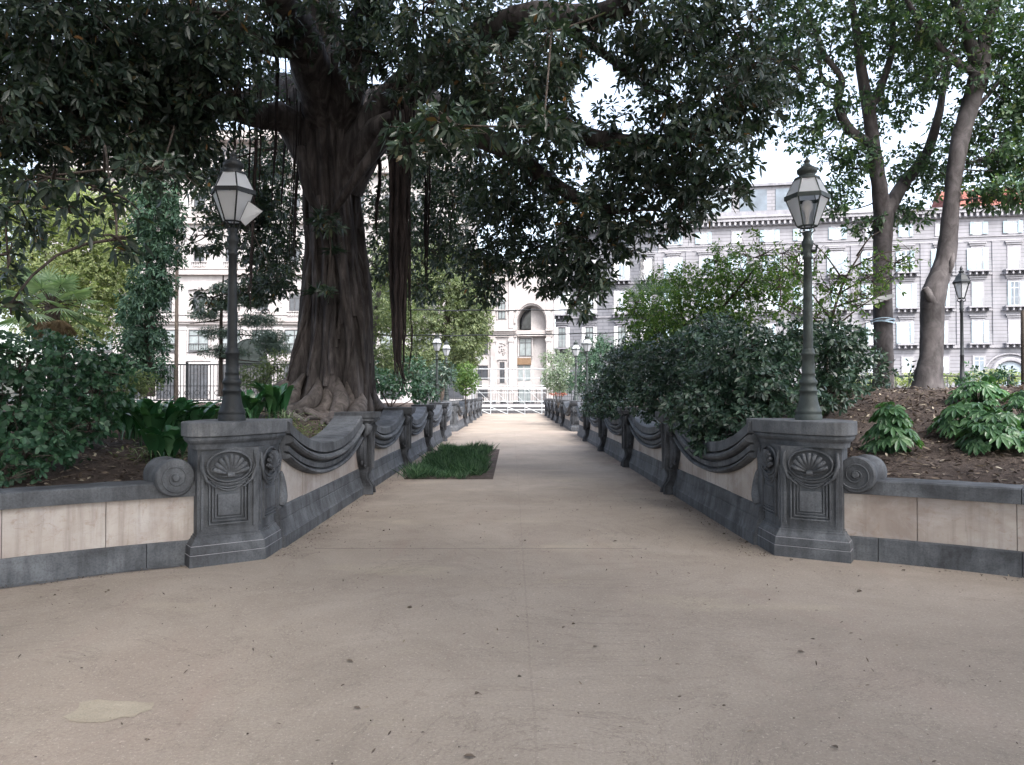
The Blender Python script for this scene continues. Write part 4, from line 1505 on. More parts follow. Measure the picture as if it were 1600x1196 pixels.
railing('iron_railing', -17.5, -8.0, 30, 1.25, 1.5, 'dark ornamental iron railing on the left in front of the white palazzo')
railing('street_railing', -9, 9, 70, 0.0, 2.0, 'dark iron railing behind the scaffold at the end of the path', 0.16)
railing('park_railing', 13.0, 34, 30, 1.55, 0.75, 'low rusty park railing at the right edge behind the shrubs', 0.5, False)
mb = MB()
mb.b2(-9, 9, 0, 0.25, 0, 0.85)
ob = mb.build('kerb_wall', M['steel_dark'])
ob.location = (0, 66.5, 0)
tag(ob, 'low dark wall just behind the foot of the scaffold', 'wall')

# parked scooters behind the railing
def scooter():
    e = empty('parked_scooter')
    mb = MB()
    mb.rings([[(-0.75 + 0.0, y, 0.45), (-0.80, y, 0.75), (-0.55, y, 0.86), (0.0, y, 0.80), (0.10, y, 0.42), (0.45, y, 0.36), (0.58, y, 0.95), (0.68, y, 0.95), (0.62, y, 0.30), (0.05, y, 0.28)] for y in (-0.16, 0.16)])
    mb.build('body', M['steel_dark'], e, 0.02)
    for x in (-0.62, 0.68):
        mb = MB(lambda a, b, c, x=x: (x + a, c, 0.25 + b))
        mb.lathe([(0.10, -0.045), (0.25, -0.05), (0.25, 0.05), (0.10, 0.045)], n=16)
        mb.build('wheel', M['iron'], e)
    mb = MB()
    mb.tube([(0.62, -0.32, 1.05), (0.60, 0, 1.0), (0.62, 0.32, 1.05)], 0.02, 6)
    mb.tube([(0.60, 0, 0.9), (0.60, 0, 1.0)], 0.03, 6)
    mb.build('handlebar', M['steel'], e)
    mb = MB()
    mb.b2(-0.72, 0.0, -0.14, 0.14, 0.862, 0.93)
    mb.build('seat', M['iron'], e, 0.03)
    return e


s0 = scooter()
for i in range(9):
    c = s0 if i == 0 else copy_tree(s0)
    c.location = (-4.6 + i * 1.25, 73 + 0.2 * (i % 2), -0.02)
    c.rotation_euler = (0, 0, R(70 + 17 * math.sin(i * 2.3)))
    tag(c, 'dark parked scooter in the row behind the scaffold', 'scooter', 'scooters parked behind the scaffold')

# dark domed kiosk on the left
e = empty('domed_kiosk', (-13.7, 40, 0))
tag(e, 'small dark domed kiosk seen just right of the near left lamp post', 'kiosk')
mb = MB(); mb.lathe([(0.78, 0), (0.78, 3.2)], n=20); mb.build('wall', M['steel_dark'], e)
mb = MB(); mb.lathe([(0.95, 3.2), (0.95, 3.32)] + [(0.92 * math.cos(q), 3.32 + 1.15 * math.sin(q)) for q in np.linspace(0, 1.5, 10)], n=20)
for k in range(10):
    a = 2 * math.pi * k / 10
    mb.tube([(0.93 * math.cos(q) * math.cos(a), 0.93 * math.cos(q) * math.sin(a), 3.33 + 1.17 * math.sin(q)) for q in np.linspace(0, 1.5, 8)], 0.025, 5)
mb.build('dome', M['matte_dark'], e)
# slim pole
mb = MB()
mb.lathe([(0.09, 0), (0.075, 1.5), (0.05, 9.6), (0.0, 9.62)], n=10)
mb.tube([(0, 0, 9.5), (0.25, 0, 9.9), (0.8, 0, 9.95)], 0.035, 6)
ob = mb.build('street_pole', M['bark_dark'])
ob.location = (-12.9, 29.5, 1.1)
tag(ob, 'tall thin dark pole in front of the white palazzo, left of the near left lamp', 'pole')

for (z0, z1, lb) in ((4.72, 4.84, 'thin dark cable across the path, the upper of the two'), (3.78, 3.98, 'thin dark cable across the path, the lower of the two')):
    mb = MB()
    pts = [(x, 28, z0 + (z1 - z0) * t - 0.10 * math.sin(math.pi * t) + 0.015 * math.sin(t * 40)) for t, x in zip(np.linspace(0, 1, 40), np.linspace(-5.5, 6.5, 40))]
    mb.tube(pts, 0.022, 5)
    tag(mb.build('cable', M['iron']), lb, 'cable')

# ------------------------------------------------------------------ the great fig tree
TX, TY = -3.73, 16.0
fig = empty('fig_tree', (TX, TY, 1.0))
tag(fig, 'huge old fig tree with buttressed trunk and hanging aerial roots left of the path', 'tree')


def rel(p, o=(TX, TY, 1.0)):
    return (p[0] - o[0], p[1] - o[1], p[2] - o[2])


# trunk as stacked rings, strongly fluted, flaring to the root feet
ph = [random.uniform(0, 6.28) for _ in range(8)]


def trunk_r(a, z):
    zz = [0.6, 1.1, 1.5, 1.9, 2.6, 3.4, 4.6, 5.8, 6.8, 7.8, 9.0]
    rr = [1.40, 1.10, 0.92, 0.83, 0.71, 0.60, 0.49, 0.47, 0.50, 0.54, 0.36]
    r = float(np.interp(z, zz, rr))
    k = float(np.interp(z, [1.0, 2.0, 4.0, 8.0], [0.40, 0.36, 0.32, 0.28]))
    f = (abs(math.sin(3.5 * a + ph[0] + 0.25 * z)) ** 0.6 - 0.6) * 0.9 + 0.5 * (abs(math.sin(5.5 * a + ph[1] - 0.3 * z)) ** 0.7 - 0.6) + 0.22 * math.sin(13 * a + ph[2] + 0.8 * z) + 0.12 * math.sin(21 * a + ph[3] - 1.3 * z)
    return r * (1 + k * f)


def tclamp(x, m=0.78):
    return x if x < m - 0.15 else m - 0.15 * math.exp(-(x - m + 0.15) / 0.15)


mb = MB()
rs = []
for z in np.linspace(0.5, 9.0, 60):
    ox = 0.10 * math.sin(z * 0.6) + 0.0
    rs.append([(tclamp(ox + trunk_r(a, z) * math.cos(a)), trunk_r(a, z) * math.sin(a), z - 1.0) for a in np.linspace(0, 2 * math.pi, 145)[:-1]])
mb.rings(rs, True)
# strands fused to the trunk
for k in range(90):
    a = random.uniform(0, 2 * math.pi)
    za, zb_ = random.uniform(4.5, 8.5), random.uniform(0.9, 3.6)
    da = random.uniform(-0.5, 0.5)
    pts = []
    n_ = 16
    r_ = random.uniform(0.025, 0.075)
    for i in range(n_):
        t = i / (n_ - 1)
        z = za + (zb_ - za) * t
        aa = a + da * t + 0.10 * math.sin(t * 7 + k)
        q = trunk_r(aa, z) + r_ * 0.35
        pts.append((tclamp(0.10 * math.sin(z * 0.6) + q * math.cos(aa), 0.80), q * math.sin(aa), z - 1.0))
    mb.tube(pts, [r_ * (0.6 + 0.5 * math.sin(math.pi * (0.15 + 0.8 * i / (n_ - 1)))) for i in range(n_)], 7, True, True, 0.08)
mb.build('trunk', M['bark_fig'], fig)

# buttress roots creeping over the soil
mb = MB()
roots = [(-100, 2.5, .22, .3), (-88, 2.0, .17, -.4), (-75, 2.3, .24, .5), (-62, 1.9, .18, -.3), (-50, 2.6, .23, .7), (-38, 2.0, .17, .2), (-24, 3.0, .22, .6), (-10, 2.4, .17, .4), (4, 4.6, .27, .9), (18, 3.4, .2, .8), (-115, 2.4, .2, -.5), (-130, 2.0, .16, .3), (-145, 2.4, .22, .4),
         (-170, 2.2, .2, .2), (160, 2.4, .2, 0), (120, 2.2, .2, 0), (75, 2.6, .2, .3), (40, 3.4, .22, .6)]
for an, L_, r_, cv in roots:
    a = R(an)
    pts, rr = [], []
    n_ = 14
    for i in range(n_):
        t = i / (n_ - 1)
        d = 0.78 + (L_ - 0.78) * t
        aa = a + cv * 0.35 * t * t + 0.10 * math.sin(7 * t + an)
        x, y = TX + d * math.cos(aa), TY + d * math.sin(aa)
        xl = CX - HW - 0.62
        if x > xl:                       # roots turn along the wall instead of crossing it
            ex_ = x - xl
            x = xl - 0.02
            y += ex_ * (0.9 if an > -30 else -0.9)
        gz = hill(x, y, -1)
        up = 0.62 * max(0, 1 - t * 1.8) ** 2
        pts.append(rel((x, y, gz + r_ * 0.25 * (1 - t) + up)))
        rr.append(r_ * (0.15 + 0.85 * min(1, t * 3.5)) * (1.0 - 0.75 * t) * (1 + 0.12 * math.sin(9 * t + an)))
    mb.tube(spline(pts, 3), list(np.interp(np.linspace(0, 1, (n_ - 1) * 3 + 1), np.linspace(0, 1, n_), rr)), 10, True, True, 0.05)
    for q in range(5):                   # forks
        i0 = random.randint(5, 10)
        p = Vector(pts[i0])
        dr = R(an + random.choice((-1, 1)) * random.uniform(25, 60))
        pp, r2 = [], []
        for i in range(7):
            t = i / 6
            x, y = p.x + TX + 1.1 * t * math.cos(dr + 0.5 * t), p.y + TY + 1.1 * t * math.sin(dr + 0.5 * t)
            x = min(x, CX - HW - 0.5)
            pp.append(rel((x, y, hill(x, y, -1) + 0.05 * (1 - t) + 0.01)))
            r2.append(rr[i0] * (0.65 - 0.5 * t))
        mb.tube(pp, r2, 7, True, True, 0.05)
mb.build('surface_roots', M['root_fig'], fig)

# limbs
LIMBS = []
mb = MB()


def flimb(pts, r0, r1, **k):
    q = limb(mb, [rel(p) for p in pts], r0, r1, **k)
    LIMBS.extend([np.array(p) + np.array((TX, TY, 1.0)) for p in q])
    return q


T7 = (TX, TY, 7.0)
flimb([(TX + .2, TY, 6.2), at(600, 175, 15.6), at(655, 120, 14.8), at(730, 70, 13.8), at(820, 25, 12.8), at(930, 22, 12), at(1010, -20, 11)], [0.50, 0.42, 0.36, 0.32, 0.25, 0.2, 0.14], 0.1)
flimb([(TX + .3, TY - .1, 5.9), at(590, 205, 15.4), at(680, 190, 14.6), at(780, 225, 14.0), at(850, 275, 13.6), at(920, 318, 13.3), at(980, 330, 13.0)], [0.38, 0.30, 0.24, 0.20, 0.14, 0.10, 0.05], 0.05)
flimb([at(700, 185, 14.5), at(800, 165, 13.6), at(900, 205, 13.2), at(970, 222, 13.0), at(1050, 218, 12.6), at(1120, 190, 12.2), at(1180, 150, 11.8)], [0.22, 0.18, 0.16, 0.17, 0.13, 0.09, 0.05], 0.05)
flimb([at(840, 20, 12.7), at(900, 50, 12.6), at(950, 85, 12.6), at(1000, 122, 12.6), at(1050, 150, 12.8)], [0.10, 0.08, 0.07, 0.05, 0.03], 0.05)
flimb([(TX - .2, TY, 6.0), at(450, 190, 15.6), at(400, 178, 15.0), at(330, 158, 14.0), at(260, 150, 13), at(170, 130, 12.4), at(60, 90, 12)], [0.36, 0.30, 0.25, 0.20, 0.14, 0.08, 0.02], 0.05)
flimb([(TX - .1, TY - .2, 7.2), at(470, 60, 14.5), at(430, -10, 12.8), at(380, -120, 11), at(300, -250, 9)], [0.44, 0.36, 0.32, 0.24, 0.12], 0.05)
flimb([(TX, TY, 7.4), at(500, 20, 16), at(490, -90, 16), at(460, -250, 16.5)], [0.48, 0.40, 0.3, 0.15], 0.05)
flimb([(TX + .1, TY - .2, 7.2), at(560, 60, 14.6), at(600, -30, 12.6), at(700, -160, 10.5), at(850, -330, 8.5)], [0.42, 0.34, 0.28, 0.22, 0.10], 0.05)
flimb([(TX, TY + .2, 6.8), at(590, 150, 17.5), at(680, 150, 20), at(760, 180, 22)], [0.36, 0.28, 0.18, 0.08], 0.05)
flimb([(TX, TY + .2, 6.8), at(440, 130, 18), at(370, 160, 20), at(300, 180, 22)], [0.36, 0.28, 0.18, 0.08], 0.05)
flimb([at(470, 70, 14.6), at(400, 60, 13.5), at(330, 20, 12.6), at(220, 10, 12), at(80, 0, 11.5)], [0.26, 0.2, 0.13, 0.08, 0.02], 0.05)
# forked struts on the trunk
flimb([at(520, 330, 15.2), at(560, 270, 15.0), at(600, 215, 15.1)], [0.07, 0.10, 0.15], 0.2, n=8)
flimb([at(510, 340, 15.2), at(480, 300, 15.1), at(468, 230, 15.2)], [0.08, 0.09, 0.12], 0.2, n=8)

# foliage clumps: (px, py, rx, ry, distance, depth radius, density, hang)
CL = [
    (60, 60, 150, 120, 8.5, 1.3, 1.25), (230, 70, 130, 110, 9.5, 1.4, 1.2), (40, 190, 120, 100, 8.5, 1.2, 1.3), (170, 190, 130, 90, 9.3, 1.3, 1.25), (260, 170, 90, 110, 10.5, 1.3, 1.1),
    (20, 330, 50, 55, 7.8, .7, .7), (80, 285, 80, 30, 8.2, .8, .35), (170, 310, 60, 30, 8.5, .6, .30), (180, 378, 36, 20, 8.4, .5, .42), (110, 335, 40, 20, 8.4, .5, .30), (10, 410, 22, 50, 7.6, .4, .4), (15, 480, 18, 25, 7.6, .3, .5),
    (250, 270, 70, 32, 10.5, .8, .5), (330, 120, 100, 90, 12.0, 1.2, .75), (330, 30, 110, 60, 11.0, 1.2, .8), (420, 30, 80, 60, 13.5, 1.3, .55), (300, 230, 60, 55, 12.5, .9, .7),
    (335, 280, 55, 40, 17, 1.0, .5), (320, 375, 45, 28, 16.5, .7, .55), (420, 380, 55, 95, 19.5, 1.3, .95), (360, 320, 55, 60, 19, 1.2, .8), (410, 290, 60, 70, 19.5, 1.4, .8), (390, 460, 45, 40, 18, .8, .5), (330, 470, 40, 22, 18, .6, .25), (430, 445, 30, 35, 17.6, .6, .7),
    (440, 170, 60, 60, 17.5, 1.4, .45), (430, 240, 55, 40, 18, 1.2, .5),
    (560, 20, 90, 50, 13.0, 1.3, .7), (660, 30, 90, 60, 11.0, 1.2, .85), (760, 40, 90, 60, 10.5, 1.2, .85), (860, 60, 80, 50, 11.0, 1.2, .6), (700, 110, 80, 60, 12, 1.2, .7), (690, 200, 95, 32, 9.0, .6, .8), (850, 200, 75, 30, 9.0, .6, .8), (640, 215, 45, 26, 9.2, .4, .7),
    (790, 130, 90, 60, 12, 1.3, .75), (870, 150, 45, 60, 12.5, 1.1, .7), (960, 35, 90, 45, 12, 1.2, .75), (1050, 60, 80, 60, 12, 1.3, .85), (1140, 60, 70, 60, 12.5, 1.3, .75), (1120, 150, 80, 60, 12, 1.3, 1.0), (1040, 170, 55, 45, 12.3, 1.1, .75), (1180, 170, 45, 60, 12, 1.0, .9), (1230, 110, 40, 55, 12.5, 1.0, .5),
    (1080, 230, 95, 50, 12, 1.2, 1.05), (1140, 265, 45, 32, 11.7, .8, .85), (980, 240, 75, 35, 12.6, 1.0, .8), (1000, 290, 90, 50, 13, 1.2, 1.1), (1080, 310, 55, 40, 12.4, .9, 1.0), (1060, 350, 35, 22, 12.5, .6, .9), (1155, 300, 22, 20, 11.6, .5, .6),
    (920, 330, 80, 50, 13.5, 1.2, 1.05), (980, 370, 55, 36, 13.3, .9, 1.0), (900, 400, 60, 45, 13.8, 1.0, 1.0), (930, 440, 40, 35, 13.6, .7, .9), (900, 480, 26, 22, 13.5, .4, .7), (880, 440, 35, 25, 14, .6, .8),
    (830, 270, 80, 50, 14, 1.2, .75), (800, 330, 80, 50, 15, 1.2, .95), (830, 400, 60, 40, 15, 1.0, 1.0), (760, 400, 55, 50, 16, 1.1, .9), (760, 455, 32, 28, 15.5, .6, .8), (850, 450, 25, 16, 14.5, .4, .6),
    (700, 300, 70, 60, 18, 1.4, .85), (690, 380, 65, 50, 19, 1.3, .75), (620, 330, 60, 70, 20, 1.4, .85), (610, 410, 50, 45, 20, 1.1, .6), (660, 450, 35, 25, 19, .7, .5), (740, 240, 60, 45, 15, 1.2, .65), (760, 300, 60, 40, 16, 1.2, .8), (650, 250, 50, 30, 17, 1.1, .6),
    (510, 350, 26, 22, 14.6, .3, .5), (510, 455, 18, 14, 14.7, .2, .4),
]
cen = []
lv = Leaves()
tw = MB()


def near_limb(p, pool):
    A = np.array(pool)
    return A[np.argmin(np.linalg.norm(A - np.asarray(p), axis=1))]


def fig_clump(c, r, nros, k=7, L=0.18, W=0.066, twigs=True):
    P, d = in_ellipsoid(nros, c, r, 0.1)
    ax_ = d * np.array([1, 1, 0.7]) + np.array([0, 0, -0.15]) + rng.normal(0, 0.45, (nros, 3))
    lv.rosettes(P, ax_, k, L, W, 1.05, 0.30)
    if twigs:
        a = near_limb(c, LIMBS)
        c0 = np.asarray(c) + np.array((0, 0, 0.25 * r[2]))
        twig(tw, rel(a), rel(c0), 0.016 + 0.006 * max(r), 0.012, 0.08, 6)
        for q_ in (0.4, 0.7, 1.0):
            LIMBS.append(a + (c0 - a) * q_)
        nb = 5
        Q, _ = in_ellipsoid(nb, c, np.array(r) * 0.7, 0.5)
        for q in Q:
            twig(tw, rel(c0), rel(q), 0.018, 0.009, 0.05, 4)
        for p in P[::3]:
            q = Q[np.argmin(np.linalg.norm(Q - p, axis=1))]
            twig(tw, rel(q), rel(p), 0.007, 0.004, 0.05, 3)


CL += [(880, 90, 60, 40, 12.5, 1.1, .8), (820, 180, 60, 40, 13, 1.1, .8), (740, 150, 60, 40, 13, 1.1, .8), (900, 230, 50, 35, 13.4, 1.0, .7), (960, 190, 50, 22, 13, .9, .6), (1010, 90, 60, 50, 12.5, 1.1, .8), (620, 100, 60, 60, 13.5, 1.2, .6), (560, 90, 40, 60, 13.2, 1.0, .4), (1170, 120, 50, 60, 12.3, 1.1, .7), (1090, 20, 80, 50, 12.3, 1.2, .9)]


def cl_key(c):
    D = c[4] * (1.28 if c[4] < 11 and c[3] > 33 else 1.0)
    return float(np.min(np.linalg.norm(np.array(LIMBS) - at(c[0], c[1], D), axis=1)))


CL.sort(key=cl_key)
for (px, py, rx, ry, D, rd, dn) in CL:
    if D < 11 and ry > 33:
        D *= 1.28
        rd *= 1.2
    c = at(px, py, D)
    r = np.array((rx * D / FPX, rd, ry * D / FPX))
    nr_ = int(dn * 3.1 * (rx * ry) * (D / FPX) ** 2 * math.pi / 0.075 * 1.9 * 1.8) + 3
    fig_clump(c, r, nr_, 7, 0.145, 0.050)
# the rest of the crown: above and behind the frame, over the open space
for k in range(175):
    y = random.uniform(-9, 17)
    x = random.uniform(-15, 8)
    if (x + 4) ** 2 / 14 ** 2 + (y - 8) ** 2 / 19 ** 2 > 1:
        continue
    z = 0.56 * max(y, 0) + random.uniform(5.6, 8.2)
    z = max(z, 7.0)
    fig_clump((x, y, z), (1.9, 1.9, 0.8), 110, 6, 0.34, 0.14, False)
for k in range(40):  # extra clumps out of view, added to cut the light from behind
    y = random.uniform(-13, 3)
    x = random.uniform(-17, 12)
    z = random.uniform(5.6, 7.6) + 0.56 * max(y, 0)
    fig_clump((x, y, z), (1.9, 1.9, 0.8), 100, 6, 0.34, 0.15, False)
lv.build('crown', M['fig']).parent = fig
for o_ in fig.children:
    if o_.name.startswith('crown'):
        o_.location = (-TX, -TY, -1.0)
# bromeliad like tufts growing on trunk and limbs
for px, py, D, L_ in ((540, 28, 14.4, .55), (700, 205, 9, .3), (850, 205, 8.9, .32), (500, 340, 14.9, .4), (520, 390, 14.9, .35), (495, 455, 15, .35), (640, 205, 9.2, .3)):
    tf = Leaves()
    c = at(px, py, D)
    nn = 34
    d = rdir(nn)
    d[:, 2] = np.abs(d[:, 2]) * 0.5 - 0.1
    tf.add(np.repeat(c[None], nn, 0), d, np.tile((0, 0, 1.0), (nn, 1)), L_ * rng.uniform(0.6, 1.1, nn), 0.035, 0.2, 0.25)
    ob = tf.build('leaf_tuft', M['ever'], fig)
    ob.location = (-TX, -TY, -1.0)
limbs_ob = mb.build('limbs', M['bark_fig'], fig)
tw.build('twigs', M['bark_dark'], fig)

# hanging aerial roots
def aerial(name, px, y0, y1, D, wpx, strands, seed):
    rs_ = random.Random(seed)
    mb = MB()
    for k in range(strands):
        ox, oy = rs_.gauss(0, 0.33) * wpx, rs_.gauss(0, 0.05)
        f0 = rs_.uniform(0.0, 0.3) if k else 0
        f1 = rs_.uniform(0.55, 1.0) if k else 1.0
        pts = []
        for i in range(15):
            t = i / 14
            q = f0 + (f1 - f0) * t
            yy = y0 + (y1 - y0) * q
            p = at(px(q) + ox * (1 - 0.5 * q) + rs_.gauss(0, wpx * 0.03), yy, D)
            p[1] += oy + rs_.gauss(0, 0.012)
            pts.append(rel(p))
        r_ = rs_.uniform(0.4, 1.0) * wpx * D / FPX / (2.6 if strands < 4 else 8.0)
        mb.tube(spline(pts, 2), list(np.interp(np.linspace(0, 1, 29), [0, .7, 1], [r_, r_ * 1.0, r_ * 0.2])), 7, True, True, 0.12)
    mb.build(name, M['aerial'], fig)


aerial('aerial_root', lambda q: 617 + 3 * math.sin(q * 6) + (14 if q > .93 else 8 * q), 130, 622, 14.3, 32, 26, 1)
aerial('aerial_root', lambda q: 632 - 4 * math.sin(q * 4), 150, 540, 14.4, 20, 10, 2)
aerial('aerial_root', lambda q: 394 + 4 * math.sin(q * 5), 40, 500, 13.5, 15, 6, 3)
aerial('aerial_root', lambda q: 362 + 4 * math.sin(q * 3), -40, 245, 12.5, 22, 8, 4)
aerial('aerial_root', lambda q: 374 - 3 * math.sin(q * 3), -40, 300, 12.6, 16, 6, 5)
aerial('aerial_root', lambda q: 668 + 2 * math.sin(q * 6), 230, 460, 15.5, 13, 6, 6)
aerial('aerial_root', lambda q: 590 + 3 * math.sin(q * 6), 230, 380, 15.6, 6, 3, 7)
aerial('aerial_root', lambda q: 460 + 4 * math.sin(q * 6), 100, 440, 15.2, 12, 6, 8)
aerial('aerial_root', lambda q: 425 + 5 * math.sin(q * 4), 20, 330, 14.5, 14, 6, 31)
aerial('aerial_root', lambda q: 343 + 4 * math.sin(q * 4), -30, 210, 12.8, 9, 5, 32)
aerial('aerial_root', lambda q: 443 + 4 * math.sin(q * 5), 60, 350, 16, 6, 3, 9)
for k, (px_, y0_, y1_) in enumerate(((500, 40, 150), (540, 30, 190), (420, 100, 230), (580, 60, 160), (405, 20, 250), (350, 60, 190), (642, 480, 596), (705, 300, 390), (480, 20, 120), (520, 0, 160))):
    aerial('aerial_root', lambda q, px_=px_, k=k: px_ + 3 * math.sin(q * 5 + k), y0_, y1_, 14.4, 2.5, 2, 20 + k)

# ------------------------------------------------------------------ other trees


def tree(name, label, base, limbs, clumps, leafm, barkm, L, W, k=5, dens=1.0, group=None, spread=1.1, droop=0.15, area=None, cat='tree', twl=True):
    """limbs: list of (pts, r0, r1); clumps: (centre, radii, density)"""
    e = empty(name, base)
    tag(e, label, cat, group)
    off = Vector(base)
    mb = MB()
    pool = []
    for pts, r0, r1 in limbs:
        q = limb(mb, [Vector(p) - off for p in pts], r0, r1, n=9, wob=0.05)
        pool.extend([np.array(p + off) for p in q])
    lf = Leaves()
    tb = MB()
    for c, r, dn in clumps:
        c = np.asarray(c, float)
        r = np.asarray(r, float)
        nr_ = int(1.7 * dens * dn * r[0] * r[2] * math.pi * 3 / (area or (L * L * 1.6))) + 2
        P, d = in_ellipsoid(nr_, c, r, 0.1)
        ax_ = d + rng.normal(0, 0.5, (nr_, 3))
        lf.rosettes(P - np.array(base), ax_, k, L, W, spread, droop)
        if twl and pool:
            a = near_limb(c - np.array((0, 0, r[2] * 0.5)), pool)
            c0 = Vector(c) - Vector((0, 0, r[2] * 0.4))
            twig(tb, Vector(a) - off, c0 - off, 0.008 + 0.010 * max(r), 0.009, 0.05, 5)
            Q, _ = in_ellipsoid(6, c, r * 0.6, 0.4)
            for q in Q:
                twig(tb, c0 - off, Vector(q) - off, 0.009, 0.005, 0.06, 4)
            for p in P[::max(1, len(P) // 30)]:
                q = Q[np.argmin(np.linalg.norm(Q - p, axis=1))]
                twig(tb, Vector(q) - off, Vector(p) - off, 0.005, 0.003, 0.06, 3)
    if mb.v:
        if tb.v:
            n0 = len(mb.v)
            mb.v += tb.v
            mb.f += [tuple(i + n0 for i in f) for f in tb.f]
            mb.sm += tb.sm
        mb.build('trunk', M[barkm], e)
    lf.build('crown' if cat == 'tree' else 'foliage', M[leafm], e)
    return e


def A(px, py, D):
    return tuple(at(px, py, D))


def CLP(lst):
    return [(at(px, py, D), (rx * D / FPX, rd, ry * D / FPX), dn) for (px, py, rx, ry, D, rd, dn) in lst]


# two tall trees on the right
tree('tall_tree', 'tall grey barked tree with forked trunk, bound with blue tape, behind the near right lamp', A(1380, 612, 14.8),
     [([A(1378, 640, 14.8), A(1380, 600, 14.8), A(1381, 540, 14.8), A(1380, 460, 14.8), A(1381, 380, 14.8), A(1384, 325, 14.8)], [0.28, 0.20, 0.175, 0.17, 0.17, 0.20], .2),
      ([A(1382, 335, 14.8), A(1375, 280, 14.7), A(1368, 230, 14.6), A(1362, 180, 14.5), A(1350, 110, 14.5), A(1340, 30, 14.4), A(1325, -60, 14.4)], [0.17, 0.14, 0.13, 0.12, 0.10, 0.07, 0.04], .04),
      ([A(1388, 330, 14.8), A(1415, 285, 14.9), A(1450, 240, 15), A(1470, 180, 15), A(1480, 130, 15.2), A(1500, 60, 15.3)], [0.16, 0.12, 0.10, 0.08, 0.06, 0.03], .04),
      ([A(1365, 225, 14.6), A(1330, 200, 14.5), A(1312, 160, 14.4), A(1318, 120, 14.3), A(1290, 80, 14.2), A(1270, 20, 14.1)], [0.10, 0.09, 0.08, 0.06, 0.05, 0.03], .04),
      ([A(1362, 170, 14.5), A(1385, 120, 14.6), A(1400, 60, 14.6), A(1395, -20, 14.6)], [0.09, 0.07, 0.06, 0.03], .04),
      ([A(1312, 135, 14.4), A(1290, 125, 14.3), A(1282, 90, 14.2)], [0.05, 0.04, 0.03], .04)],
     CLP([(1300, 60, 70, 60, 14.3, 1.2, .35), (1380, 40, 70, 60, 14.6, 1.2, .4), (1250, 130, 50, 45, 14.3, 1, .4), (1300, 170, 55, 45, 14.5, 1, .35), (1400, 160, 60, 50, 14.8, 1.1, .35), (1450, 90, 60, 60, 15, 1.1, .4),
          (1260, 210, 45, 25, 14.3, .8, .35), (1340, 250, 45, 35, 14.6, .8, .35), (1310, 310, 40, 35, 15, .8, .5), (1360, 355, 35, 22, 15, .6, .4), (1420, 330, 35, 30, 15, .7, .4), (1430, 260, 45, 40, 15, .8, .45), (1480, 280, 35, 35, 15.3, .8, .4),
          (1400, -80, 160, 80, 14.5, 2.5, .5), (1250, -60, 100, 60, 14, 2, .5), (1230, 30, 50, 50, 13.8, 1, .4), (1210, 90, 30, 60, 13.8, .8, .4), (1500, 200, 40, 40, 15.2, .8, .4), (1310, 240, 60, 20, 14.6, .7, .3)]),
     'tall', 'bark_grey', 0.105, 0.046, 6, 3.6, spread=1.1, droop=0.2, area=0.050)
tree('leaning_tree', 'stout pale barked tree leaning right with a knobbly bend in its trunk', A(1470, 615, 13.6),
     [([A(1446, 640, 13.6), A(1449, 605, 13.6), A(1455, 560, 13.6), A(1457, 510, 13.6), A(1460, 460, 13.6), A(1472, 425, 13.6), A(1481, 395, 13.6), A(1491, 300, 13.6), A(1502, 226, 13.6), A(1518, 169, 13.6), A(1536, 110, 13.6)], [0.42, 0.27, 0.20, 0.19, 0.205, 0.175, 0.165, 0.13, 0.155, 0.15, 0.17], .2),
      ([A(1536, 110, 13.6), A(1520, 60, 13.5), A(1500, 0, 13.4), A(1490, -70, 13.3)], [0.13, 0.10, 0.08, 0.05], .04),
      ([A(1540, 100, 13.6), A(1545, 50, 13.7), A(1560, 0, 13.8), A(1565, -80, 13.9)], [0.13, 0.11, 0.09, 0.05], .04),
      ([A(1530, 110, 13.6), A(1500, 95, 13.5), A(1465, 60, 13.4), A(1430, 10, 13.3), A(1410, -30, 13.2)], [0.08, 0.07, 0.055, 0.045, 0.03], .04),
      ([A(1515, 180, 13.6), A(1545, 150, 13.7), A(1580, 110, 13.8), A(1640, 60, 14)], [0.05, 0.04, 0.03, 0.02], .02),
      ([A(1460, 475, 13.5), A(1452, 460, 13.5), A(1446, 450, 13.5)], [0.10, 0.09, 0.06], .04),
      ([A(1486, 425, 13.46), A(1489, 410, 13.44), A(1491, 395, 13.46)], [0.03, 0.05, 0.03], .04)],
     CLP([(1500, 30, 70, 60, 13.4, 1.2, .4), (1570, 60, 60, 60, 13.7, 1.2, .5), (1590, 150, 50, 50, 13.8, 1, .55), (1560, 200, 45, 40, 13.8, 1, .5), (1600, 250, 50, 35, 13.5, 1, .8), (1550, 300, 40, 22, 13.4, .7, .7), (1590, 305, 45, 20, 13.4, .7, .7), (1570, 250, 40, 30, 13.6, .8, .5),
          (1440, 40, 50, 50, 13.4, 1, .4), (1530, 120, 45, 30, 13.5, .9, .3), (1560, -60, 180, 70, 13.6, 2.5, .6), (1650, 100, 60, 150, 13.5, 1.5, .6), (1470, 110, 40, 30, 13.4, .8, .3), (1540, 240, 30, 30, 13.5, .7, .35)]),
     'tall', 'bark_grey', 0.105, 0.046, 6, 3.6, spread=1.1, droop=0.2, area=0.050)

